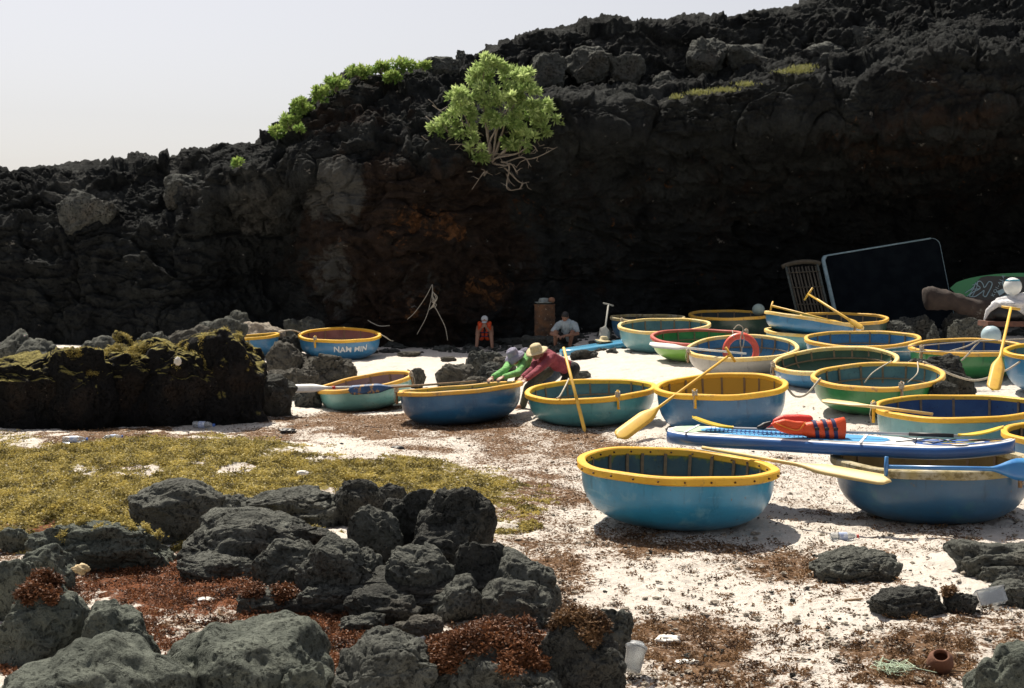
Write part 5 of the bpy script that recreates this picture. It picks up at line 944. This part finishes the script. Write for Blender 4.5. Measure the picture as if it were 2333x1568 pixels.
o = MB().ell((0, 0, 0), (.085, .085, .075), n=18, h=12).build('round_stone', m_clay); o.location = c + Vector((.17, -.05, hD + .10)); tag(o, 'round orange brown lump beside the pot on the drum', 'stone')
# straw hat on the light blue board
root = empty('sun_hat', at(1376, 776, 31.8), 'pale straw hat lying on the light blue board', 'hat'); root.location.z = gz1(root.location.x, 31.8) + .19; hat(root, (0, 0, 0), (0, -1, .1), (.1, 0, 1), m_straw, (.10, .09), .21, .03, 'woven_straw')
# objects leaning in the cave
Yc = 37.5
c4 = [at(1902, 712, Yc - .8), at(1873, 585, Yc), at(2138, 541, Yc + .2), at(2172, 712, Yc - .6)]; zt = gz1(c4[0].x, Yc - .8)
m_board_dk = paint('dark_board', (.004, .006, .009), (.007, .010, .013), 3, .4, .6, rough=.95, spec=.05); m_pipe = paint('pale_tube', (.30, .42, .48), (.22, .33, .38), 12, .4, .6, rough=.5)
root = empty('leaning_panel', c4[0], 'big dark panel with a pale rounded frame leaning in the cave', 'panel'); P_ = [p - c4[0] for p in c4]; P_[0] = P_[0] + (P_[0] - P_[1]) * .25; P_[3] = P_[3] + (P_[3] - P_[2]) * .2
def rc(a, b, c_, r=.16, n=6): u = (a - b).normalized() * r; v = (c_ - b).normalized() * r; return [b + u * (1 - math.sin(x)) + v * (1 - math.cos(x)) for x in np.linspace(0, math.pi / 2, n)]
outl = [P_[0]] + rc(P_[0], P_[1], P_[2]) + rc(P_[1], P_[2], P_[3], .22) + [P_[3]]; nrm = (P_[1] - P_[0]).cross(P_[3] - P_[0]).normalized(); nrm = nrm if nrm.y < 0 else -nrm; nO = len(outl)
V = [p for p in outl] + [p - nrm * .06 for p in outl]; MB().add(V, [tuple(range(nO)), tuple(range(2 * nO - 1, nO - 1, -1))] + [(i, (i + 1) % nO, nO + (i + 1) % nO, nO + i) for i in range(nO)]).build('sheet', m_board_dk, root, False)
k = len(outl) // 2; MB().tube([p + nrm * .02 for p in outl[:2 + k - 1]], [.055] * 5 + [.022] * (len(outl[:2 + k - 1]) - 5), 8).build('frame_tube', m_pipe, root); MB().tube([p + nrm * .01 for p in outl[k:]], .007, 5).build('edge_trim', m_pipe, root)
Yw = 36.2; a_, b_, c_, d_ = at(1790, 606, Yw), at(1862, 602, Yw), at(1886, 705, Yw - .5), at(1814, 706, Yw - .5); org = d_.copy(); root = empty('bamboo_screen', org, 'grey bamboo slat screen with an arched top leaning in the cave', 'screen')
m_bam = paint('weathered_bamboo', (.05, .042, .03), (.08, .07, .052), 9, .35, .65, rough=.8, bump=.5); m_bamg = paint('grey_post', (.07, .085, .08), (.05, .06, .055), 9, .4, .6, rough=.8)
up_ = lambda u, v: (a_ * (1 - u) + b_ * u) * v + (d_ * (1 - u) + c_ * u) * (1 - v) - org
for u in (0, 1): MB().tube([up_(u, -.25), up_(u, 1)], .032, 8).build('post', m_bamg, root)
mb = MB(); 
for k in range(9): u = .08 + .84 * k / 8; mb.tube([up_(u, -.2), up_(u + .01 * (k % 3 - 1), .96)], .024, 6)
mb.build('slat_panel', m_bam, root); mb = MB(); mb.tube(spline([up_(-.12, .98), up_(.1, 1.03), up_(.5, 1.07), up_(.9, 1.05), up_(1.1, 1.0)], 6), [.05] * 25, 8, flat=1.4); mb.build('top_rail', m_bam, root)
for v in (.12, .5, .84): MB().tube([up_(0, v) + Vector((0, -.03, 0)), up_(1, v) + Vector((0, -.03, 0))], .015, 6).build('crossbar', m_bam, root)
# driftwood
m_drift = paint('driftwood', (.020, .013, .011), (.042, .028, .023), 5, .35, .65, (.16, .17, .16), 3, .62, .70, rough=.85, bump=.8, bs=22, bd=.02)
Yd = 33.5; L_ = [(2106, 682, .26), (2122, 680, .30), (2150, 684, .24), (2175, 690, .22), (2215, 700, .24), (2250, 708, .25), (2275, 714, .22)]; org = at(2180, 720, Yd)
pts = spline([at(x, y, Yd) - org for x, y, _ in L_], 6); rr_ = [float(np.interp(i / (len(pts) - 1) * 6, range(7), [q_[2] for q_ in L_])) for i in range(len(pts))]; rr_[0] *= .6
mb = MB(); mb.tube(pts, rr_, 20); V = np.array(mb.v); nz = fbm(V * 3, 4, 5); cc_ = V + (RNG.random(3) * 0) + np.stack([0 * nz, -.05 * nz, .06 * nz], 1); mb.v = [tuple(v) for v in cc_]; o = mb.build('driftwood_log', m_drift); o.location = org; tag(o, 'thick brown driftwood log lying on rocks in the cave mouth', 'log')
MBn = MB(); 
# green board with outlined letters
Yg = 36.0; root = empty('paddle_board', at(2260, 655, Yg), 'green printed board with pale lettering lying on its side in the cave', 'paddle board'); org = root.location.copy(); gl = lambda x, y, d=0: at(x, y, Yg + d) - org
def outline(x0, x1, yc, hh_, n_=26, pw=.55, tilt=.0): 
    top = [(x0 + (x1 - x0) * i / n_, yc - hh_ * min(1, (1 - (1 - min(1, i / n_ / .42)) ** 2)) ** pw + tilt * i) for i in range(n_ + 1)]; bot = [(x, 2 * (yc + tilt * i) - y) for i, (x, y) in enumerate(top)]; return top + bot[::-1][:-1]
def plate(name, o2, d0, d1, mat):
    nO = len(o2); V = [gl(x, y, d0) for x, y in o2] + [gl(x, y, d1) for x, y in o2]; return MB().add(V, [tuple(range(nO))[::-1], tuple(range(nO, 2 * nO))] + [(i, nO + i, nO + (i + 1) % nO, (i + 1) % nO) for i in range(nO)]).build(name, mat, root, False)
m_bgr = paint('green_board_edge', (.015, .20, .07), rough=.4); m_bbk = paint('board_black', (.008, .012, .016), rough=.4); m_bln = paint('pale_blue_print', (.30, .44, .50), rough=.5)
plate('board_body', outline(2164, 2560, 657, 35), 0, .13, m_bgr); plate('printed_face', [(2208, 688), (2214, 668), (2222, 645), (2235, 632), (2250, 629), (2480, 634), (2480, 686), (2240, 690)], -.006, .02, m_bbk)
def stroke(pts, r=.010): return MB().tube([gl(x, y, -.016) for x, y in pts], r, 5)
def stk(name, pts, r=.012, closed=False): p = spline([Vector((x, y, 0)) for x, y in pts], 5); return stroke([(q_.x, q_.y) for q_ in p], r).build(name, m_bln, root)
stk('printed_loop', [(2225, 649), (2227, 643), (2233, 641), (2239, 647), (2242, 655), (2246, 652), (2253, 642), (2260, 645), (2258, 655), (2251, 668), (2246, 676), (2240, 673), (2242, 662), (2235, 667), (2221, 676), (2209, 675), (2215, 667), (2233, 657), (2225, 649)], .013)
for pts in ([(2209, 683), (2217, 672), (2225, 655), (2228, 640)], [(2199, 668), (2212, 660), (2233, 658)], [(2203, 676), (2211, 668), (2219, 655), (2223, 644)], [(2215, 650), (2227, 646)], [(2209, 662), (2221, 652)]): stk('printed_line', pts, .010)
stk('printed_line', [(2286, 640), (2284, 648), (2292, 655), (2311, 660)], .016); stk('printed_line', [(2266, 688), (2284, 676), (2311, 668)], .016)
MB().add([gl(2271, 664, -.012), gl(2284, 658, -.012), gl(2291, 665, -.012), gl(2277, 674, -.012)], [(3, 2, 1, 0)]).build('printed_square', m_bln, root)
cu = bpy.data.curves.new('lettering', 'FONT'); cu.body = 'KOI-ALA'; cu.size = .125; cu.space_character = 1.35; cu.extrude = .003; to = bpy.data.objects.new('lettering', cu); COL.objects.link(to); bpy.context.view_layer.update()
me = bpy.data.meshes.new_from_object(to.evaluated_get(bpy.context.evaluated_depsgraph_get())); bpy.data.objects.remove(to); me.materials.clear(); me.materials.append(m_bln); o = bpy.data.objects.new('lettering', me); link(o, root)
d_ = (gl(2278, 640) - gl(2258, 676)).normalized(); nn_ = Vector((0, -1, 0)); o.matrix_local = Matrix((d_, nn_.cross(d_), nn_)).transposed().to_4x4(); o.location = gl(2264, 677, -.02)
# gear at the right edge
Ye = 27.5; m_rustb = paint('rust_red_plank', (.13, .05, .03), (.08, .035, .025), 8, .4, .6, rough=.8, bump=.5)
pb = at(2290, 790, Ye); gzb = gz1(pb.x, Ye); root = empty('plank_table', (pb.x, Ye, gzb), 'rusty red brown plank table at the right edge', 'table'); zt_ = at(2290, 737, Ye).z - gzb
MB().box((.10, 0, zt_), (1.1, .6, .10)).build('tabletop', m_rustb, root, False)
for sx in (-.3, .55): MB().box((sx, .1, zt_ / 2 - .05), (.09, .4, zt_ - .0)).build('leg', m_rustb, root, False)
m_cloth = cloth('white_cloth', (.74, .74, .76)); b = MB(); c0 = at(2296, 724, Ye); b.ell(at(2300, 692, Ye) - c0, (.36, .30, .10)); b.cap(at(2268, 694, Ye - .1) - c0, at(2251, 708, Ye - .1) - c0, .07, .05); b.cap(at(2251, 708, Ye - .1) - c0, at(2243, 728, Ye - .1) - c0, .05, .02); b.cap(at(2275, 686, Ye) - c0, at(2340, 682, Ye) - c0, .07, .15); b.cap(at(2290, 700, Ye - .1) - c0, at(2345, 706, Ye - .1) - c0, .07, .13)
o = remesh(b, 'cloth_bundle', m_cloth, None, .014, 2); o.location = c0; tag(o, 'white cloth bundle draped over dark gear on the plank table', 'cloth')
b = MB(); b.ell((0, 0, 0), (.38, .28, .20)); b.cap((-.28, 0, -.06), (.5, 0, -.06), .14, .16); o = remesh(b, 'gear_bag', m_blk, None, .014, 2); o.location = at(2292, 715, Ye + .05); tag(o, 'black bag under the white cloth on the plank table', 'bag')
m_buoy = paint('buoy_white', (.72, .74, .72), (.55, .60, .60), 4, .4, .7, rough=.35, coat=.3); m_bb = paint('buoy_blue_top', (.06, .28, .40), rough=.4)
root = empty('round_float', at(2307, 653, Ye), 'round white float with a blue band on top of the white cloth bundle', 'float'); rb = .175; MB().ell((0, 0, 0), (rb, rb, rb * 1.02), n=28, h=18).build('ball', m_buoy, root); MB().lathe([(rb * .80, rb * .62), (rb * .83, rb * .60), (rb * .70, rb * .76), (rb * .66, rb * .78)], 28, closed=True).build('band', m_bb, root); MB().cap((0, 0, -rb), (0, 0, -rb - .12), .07, .09).build('neck', m_buoy, root)
o = MB().ell((0, 0, 0), (.19, .19, .19), n=28, h=18).build('round_float', paint('pale_blue_float', (.42, .55, .60), (.30, .42, .48), 6, .4, .7, rough=.4)); p = at(2258, 764, Ye - .3); o.location = p; tag(o, 'pale blue ball float under the plank table at the right edge', 'float')
o = MB().ell((0, 0, 0), (.16, .16, .15), n=20, h=12).build('round_float', paint('grey_green_float', (.28, .36, .34), rough=.6)); p = at(1728, 706, 35.0); o.location = p; tag(o, 'small grey green float on the rim of the shaded boat', 'float')
# ---------------------------------------------------------------- bush on the cliff and shrubs on the ridge
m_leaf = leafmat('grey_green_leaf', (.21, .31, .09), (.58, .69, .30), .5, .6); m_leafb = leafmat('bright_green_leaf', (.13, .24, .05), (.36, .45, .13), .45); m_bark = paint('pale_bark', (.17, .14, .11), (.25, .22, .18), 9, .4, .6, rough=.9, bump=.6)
def rosettes(cs, ls, n_=26, L=.15, W=.05, spread=1.0):
    P, D, Tn = [], [], []
    for c, axis, tint in cs:
        a = RNG.normal(size=(n_, 3)); a /= np.linalg.norm(a, axis=1)[:, None]; ax = np.array(axis); ax = ax / (np.linalg.norm(ax) + 1e-9); d = a * spread + ax * .75
        P.append(np.repeat(np.array(c)[None], n_, 0) + d * .02); D.append(d / np.linalg.norm(d, axis=1)[:, None]); Tn.append(np.clip(tint + RNG.normal(size=n_) * .18, 0, 1))
    return np.concatenate(P), np.concatenate(D), np.concatenate(Tn)
Yt = 36.5
LOB = [(1122, 158, 34, 24), (1068, 190, 28, 30), (1105, 150, 30, 22), (1160, 168, 24, 24), (1195, 205, 36, 34), (1125, 212, 46, 34), (1150, 250, 60, 44), (1212, 250, 46, 38), (1255, 270, 24, 30), (1235, 292, 24, 24), (1052, 250, 40, 36), (1008, 284, 28, 22), (1002, 298, 24, 20), (1058, 305, 26, 24), (1160, 300, 44, 40), (1192, 318, 30, 26), (1085, 345, 28, 24), (1048, 225, 28, 26), (1195, 178, 22, 20)]
anchor = at(1128, 400, 37.4); root = empty('cliff_bush', anchor, 'large pale green leafy bush growing out of the cliff face', 'bush'); anc = Vector(anchor)
cs = []; mpp = Yt / F; br_t = []
for cx, cy, rx, ry in LOB:
    c = at(cx, cy, Yt + RNG.uniform(-.25, .35)); br_t.append(c); nR = int(3 + rx * ry / 85)
    for _ in range(nR):
        d = RNG.normal(size=3); d /= np.linalg.norm(d); r_ = RNG.uniform(.25, 1.0) ** .7 * 1.02; off = np.array([d[0] * rx, d[1] * (rx + ry) / 2, d[2] * ry]) * mpp * r_
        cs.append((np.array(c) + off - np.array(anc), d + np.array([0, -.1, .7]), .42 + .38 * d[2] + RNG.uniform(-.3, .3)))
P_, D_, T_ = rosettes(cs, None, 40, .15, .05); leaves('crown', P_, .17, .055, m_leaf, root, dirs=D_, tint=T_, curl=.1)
mb = MB(); tw = MB(); fork = at(1120, 372, 36.9) - anc; mb.tube(spline([Vector((0, .3, -.1)), Vector((0, .0, .05)), fork], 5), [.055] * 6 + [.045] * 5, 8); mb.build('trunk', m_bark, root)
for i, c in enumerate(br_t):
    e = c - anc; m1 = vl(fork, e, .35) + Vector(RNG.uniform(-.22, .22, 3)); m2 = vl(fork, e, .7) + Vector(RNG.uniform(-.18, .18, 3)); pts = spline([fork, m1, m2, e], 6); MB().tube(pts, [.034 - .024 * k / (len(pts) - 1) for k in range(len(pts))], 6).build('branch', m_bark, root)
for j, (x, y) in enumerate([(1190, 430), (1205, 415), (1160, 418), (1075, 432), (1180, 395), (1045, 400), (1010, 405), (990, 400), (965, 350), (955, 330), (960, 310), (985, 320), (1010, 350), (1225, 345), (1270, 335), (1210, 380), (1240, 330), (970, 265), (985, 240), (1000, 260), (1020, 330)]):
    Ye_ = 36.7 + RNG.uniform(-.2, .4); e = at(x, y, Ye_) - anc; m1 = vl(fork, e, .3) + Vector(RNG.uniform(-.25, .25, 3)); m2 = vl(fork, e, .65) + Vector(RNG.uniform(-.25, .25, 3)); pts = spline([fork if j < 8 else vl(fork, at(1070, 320, 36.9) - anc, .5), m1, m2, e], 6); r0_ = .032
    tb = MB().tube(pts, [r0_ - .022 * k / (len(pts) - 1) for k in range(len(pts))], 5)
    for _ in range(4):
        k = int(RNG.integers(7, len(pts) - 1)); p = pts[k]; q_ = p + Vector(RNG.uniform(-.28, .28, 3)) + Vector((0, 0, -.02)); tb.tube([p, vl(p, q_, .5) + Vector(RNG.uniform(-.05, .05, 3)), q_], [.014, .010, .006], 4)
    tb.build('bare_twig', m_bark, root)
def shrub(x, y, rx, ry, label, n_=30, mat=None, Lf=.13, yoff=-.35, nm='shrub'):
    rx *= 1.15; ry *= 1.25; c = cliff_at(x, y + ry * .6); Ys = c.y + yoff; c = at(x, y, Ys); r = empty(nm, c, label, 'shrub'); cs = []
    for _ in range(n_):
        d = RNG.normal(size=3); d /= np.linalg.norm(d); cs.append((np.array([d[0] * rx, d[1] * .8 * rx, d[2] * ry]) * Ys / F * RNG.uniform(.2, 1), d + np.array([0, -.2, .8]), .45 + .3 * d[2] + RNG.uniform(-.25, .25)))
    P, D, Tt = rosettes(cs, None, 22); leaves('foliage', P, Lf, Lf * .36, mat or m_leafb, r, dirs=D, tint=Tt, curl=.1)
    mb = MB()
    for c_, d, t_ in cs[::3]: mb.tube([Vector((0, .1, -ry * Ys / F)), Vector(c_.tolist())], [.02, .008], 4)
    mb.build('stem', m_bark, r); return r
shrub(726, 213, 19, 14, 'bright green shrub on the ridge, at the top of its steep left shoulder'); shrub(765, 193, 24, 13, 'bright green ridge shrub right of the shoulder shrub'); shrub(818, 165, 27, 10, 'broad bright shrub on the skyline left of its middle')
shrub(867, 156, 24, 10, 'dense bright shrub on the skyline below the sky'); shrub(910, 151, 25, 12, 'upright green shrub at the right end of the dense ridge shrubs'); shrub(894, 176, 19, 6, 'low green shrub hanging under the ridge line'); shrub(963, 151, 16, 7, 'small yellowish shrub on the ridge left of the big boulder', 12)
shrub(686, 243, 20, 14, 'round green shrub on the steep left part of the ridge'); shrub(659, 278, 29, 16, 'green shrub lowest but one on the steep left ridge', 22); shrub(630, 300, 16, 8, 'small scraggy green shrub lowest on the left ridge', 14); shrub(682, 292, 6, 6, 'tiny green tuft beside a pale stone on the left ridge', 6); shrub(544, 372, 8, 8, 'tiny green tuft alone on the lower left cliff top', 6); shrub(937, 150, 16, 6, 'pale yellow green low growth along the ridge', 10)
m_grass = leafmat('pale_grass', (.16, .17, .05), (.34, .34, .13), .3)
def tuft(x, y, w_, label):
    c = cliff_at(x, y); n_ = int(w_ * 9); P = np.stack([RNG.normal(size=n_) * w_ / 2.4 * c.y / F, RNG.normal(size=n_) * .15 - .15, RNG.random(n_) * .05], 1); D = np.tile(np.array([[0, -.2, 1.0]]), (n_, 1)) + RNG.normal(size=(n_, 3)) * .45
    o = leaves('grass_tuft', P, .11, .018, m_grass, dirs=D); o.location = c + Vector((0, -.1, .02)); tag(o, label, 'grass', None, 'stuff')
tuft(1592, 214, 34, 'pale grass tuft on the gravel ledge, left one'); tuft(1645, 208, 36, 'pale grass tuft on the gravel ledge, right of the first'); tuft(1690, 196, 24, 'thin grass tuft on the ledge where it starts to rise'); tuft(1800, 168, 44, 'wide yellow green grass tuft high on the ledge'); tuft(1828, 158, 30, 'small grass tuft at the upper end of the ledge'); tuft(1545, 228, 16, 'tiny grass tuft at the left of the ledge')
# ---------------------------------------------------------------- litter on the beach
m_clear, t, b = nodes('clear_plastic'); b.inputs['Base Color'].default_value = (.8, .84, .86, 1); b.inputs['Roughness'].default_value = .25; b.inputs['Transmission Weight'].default_value = .8; b.inputs['Coat Weight'].default_value = .3
m_lbl = paint('bottle_label', (.35, .42, .60), (.7, .75, .8), 20, .5, .6, rough=.5); m_pw = paint('dirty_white_foam', (.75, .73, .68), (.6, .56, .5), 12, .4, .7, rough=.8, bump=.5); m_cap = paint('blue_cap', (.03, .12, .45), rough=.4); m_capr = paint('red_cap', (.55, .03, .02), rough=.4)
def bottle(x, y, rot, label, s=1.0, capm=None, Y=None):
    s = s * .72; c = hit(x, y); r = empty('plastic_bottle', c + Vector((0, 0, .035 * s)), label, 'bottle', 'plastic bottles washed up on the beach'); M = Matrix.Rotation(rot, 4, 'Z') @ Matrix.Rotation(math.pi / 2, 4, 'Y') @ Matrix.Scale(s, 4)
    MB().lathe([(.004, -.10), (.030, -.10), (.034, -.09), (.033, -.04), (.034, .04), (.033, .06), (.022, .09), (.013, .105), (.013, .115), (.004, .115)], 20, M=M).build('bottle_body', m_clear, r); MB().lathe([(.0345, -.035), (.0350, -.03), (.0350, .028), (.0345, .033)], 20, M=M).build('label', m_lbl, r); MB().lathe([(.003, .113), (.0155, .113), (.0155, .13), (.003, .13)], 14, M=M).build('bottle_cap', capm or m_cap, r)
bottle(35, 968, .5, 'clear plastic bottle at the foot of the dark craggy rock by the left edge', 2.2); bottle(185, 968, .1, 'crushed bottle in the shadow of the moss capped boulder', 1.8); bottle(232, 972, 2.2, 'greenish bottle in the shade at the base of the long rock wall', 1.8); bottle(168, 1010, .15, 'clear bottle with blue label on the edge of the yellow seaweed', 2.0); bottle(400, 966, .4, 'white bottle on the sand below the highest mossy boulder', 1.7)
bottle(462, 976, -.3, 'bottle lying in the sun right of the mossy wall base', 2.2); bottle(257, 1003, .8, 'small bottle on the upper border of the seaweed mass', 1.6); bottle(1920, 1232, .05, 'nearly buried clear bottle with a red cap near the flat lava rock', 1.6, m_capr)
def scrap(x, y, r, label, mat=None, seed=0, flat=.35, name='plastic_scrap', cat='scrap', up=0.0, Y=None):
    c = hit(x, y) if Y is None else at(x, y, Y); V, Fc = ico(4); P = V.astype(float) * (1 + .35 * fbm(V * 1.6 + seed * 7.3, 3, seed))[:, None] * np.array([r, r * .7, r * flat]); o = npmesh(name, P, Fc, mat or m_pw); o.location = c + Vector((0, 0, r * flat * .5 + up)); tag(o, label, cat); return o
scrap(1522, 1462, .085, 'crumpled white plastic lump on brown weed at the lower right of the pile', seed=1); scrap(1568, 1510, .07, 'flat pale fragment in the sand right of the plastic cup', seed=2, flat=.15); scrap(468, 1372, .07, 'white scrap in the red seaweed, right piece', seed=3); scrap(505, 1348, .05, 'white scrap in the red seaweed, upper piece', seed=4); scrap(462, 1395 + 25, .06, 'white foam fragment in the red seaweed near the large grey rock', seed=5, flat=.3)
scrap(330, 1388, .05, 'pale coral bit in the seaweed left of the white scraps', seed=6); scrap(690, 1155, .06, 'pale shell fragment on the flat top of the broad boulder', seed=7, up=.35); scrap(1090, 1345, .06, 'bluish white foam corner wedged between two boulders of the pile', seed=8, up=.16); scrap(955, 1462, .04, 'round white shell on the pale sand patch', seed=9, flat=.8); scrap(405, 828, .05, 'pale rag stuck on the face of the long rock wall', seed=10, Y=20.9, flat=1.2)
scrap(187, 1412, .06, 'tan shell caught between the left boulders', mat=paint('tan_shell', (.45, .34, .18), rough=.7), seed=11, up=.35, flat=.6); scrap(1170, 772, .14, 'salmon coloured cloth on the ground near the seated person', mat=paint('salmon_cloth', (.45, .16, .11), rough=.8), seed=13, flat=.25); scrap(1205, 769, .10, 'second salmon coloured scrap nearer the drum', mat=bpy.data.materials['salmon_cloth'], seed=14, flat=.25)
scrap(1128, 786, .30, 'flat black basket shape on the ground right of the seated person', mat=m_blk, seed=15, flat=.22, name='black_basket', cat='basket'); scrap(1082, 786, .14, 'small black bag left of the seated person', mat=m_blk, seed=16, flat=.5, name='black_bag', cat='bag'); scrap(655, 985, .13, 'dark torn rag on the weedy sand below the white oar', mat=m_blk, seed=17, flat=.3, name='dark_rag', cat='rag'); scrap(905, 1023, .09, 'dark sandal like scrap on the sand below the mint boat', mat=m_blk, seed=18, flat=.3, name='dark_rag', cat='rag')
# plastic cup, tub, clay jar, tangled line
c = hit(1440, 1548); root = empty('plastic_cup', c, 'clear plastic cup lying by the weed draped rock at the bottom edge', 'cup'); M = Matrix.Translation((0, 0, .05)) @ Matrix.Rotation(.25, 4, 'Y') @ Matrix.Rotation(-.5, 4, 'X')
MB().lathe([(.002, -.0), (.040, 0), (.042, .004), (.050, .11), (.056, .115), (.056, .12), (.046, .118), (.038, .006), (.002, .004)], 28, M=M @ Matrix.Scale(1.25, 4)).build('cup_body', m_clear, root); MB().lathe([(.002, .122), (.054, .122), (.058, .126), (.054, .132), (.040, .134), (.036, .150), (.002, .152)], 28, M=M @ Matrix.Scale(1.25, 4)).build('lid', m_clear, root)
c = hit(2262, 1385); root = empty('plastic_tub', c, 'clear square plastic tub on the sand at the right edge', 'tub'); R3 = Matrix.Rotation(-.2, 3, 'Y') @ Matrix.Rotation(-.5, 3, 'X'); mb = MB()
for cc_, dd_ in (((0, -.055, .05), (.20, .004, .11)), ((0, .055, .05), (.20, .004, .11)), ((-.10, 0, .05), (.004, .106, .11)), ((.10, 0, .05), (.004, .106, .11)), ((0, 0, -.004), (.196, .106, .004))): mb.box(R3 @ Vector(cc_) + Vector((0, 0, .03)), dd_, R3)
mb.build('tub_walls', m_clear, root, False); mb = MB()
for a_, b_ in (((-.105, -.06), (.105, -.06)), ((.105, -.06), (.105, .06)), ((.105, .06), (-.105, .06)), ((-.105, .06), (-.105, -.06))): mb.tube([R3 @ Vector((*a_, .107)) + Vector((0, 0, .03)), R3 @ Vector((*b_, .107)) + Vector((0, 0, .03))], .006, 5)
mb.build('tub_rim', m_clear, root)
m_terra = paint('terracotta', (.15, .06, .03), (.10, .04, .022), 8, .4, .65, rough=.85, bump=.5)
c = hit(2140, 1525); o = MB().lathe([(.004, 0), (.045, 0), (.075, .03), (.088, .075), (.080, .125), (.060, .15), (.052, .155), (.045, .150), (.045, .125), (.070, .10), (.074, .07), (.004, .02)], 36, wob=lambda r_, z_, a: (r_ * (1 + .03 * math.sin(2 * a + 1)), z_)).build('clay_jar', m_terra); o.location = c + Vector((0, 0, -.01)); o.rotation_euler = (.55, -.12, 0); o.scale = (.95, .95, .95); tag(o, 'small brown clay jar with a dark mouth in the sand at the lower right', 'jar')
c = hit(2035, 1530); mb = MB()
for k in range(14): mb.tube(spline([Vector(RNG.uniform(-.13, .13, 2).tolist() + [RNG.uniform(.005, .06)]) for _ in range(5)], 6), .0022, 4)
mb.tube(spline([Vector((-.1, -.03, .01)), Vector((0, .02, .04)), Vector((.15, .0, .02)), Vector((.26, -.06, .01))], 8), .003, 4); o = mb.build('fishing_line', paint('pale_green_line', (.45, .55, .40), rough=.6)); o.location = c; tag(o, 'tangle of pale green fishing line on brown weed at the lower right', 'line')
o = MB().tube(spline([hit(2150, 1532) + Vector((0, 0, .01)), hit(2185, 1533) + Vector((0, 0, .012)), hit(2222, 1536) + Vector((0, 0, .01))], 5), .008, 6).build('stick', m_wood); tag(o, 'pale stick beside the clay jar', 'stick')
o = MB().tube([hit(1925, 1372) + Vector((0, 0, .01)), hit(1965, 1368) + Vector((0, 0, .012))], [.012, .009], 6).build('stick', m_wood); tag(o, 'short dark stick lying on clean sand left of the blackish rock', 'stick')
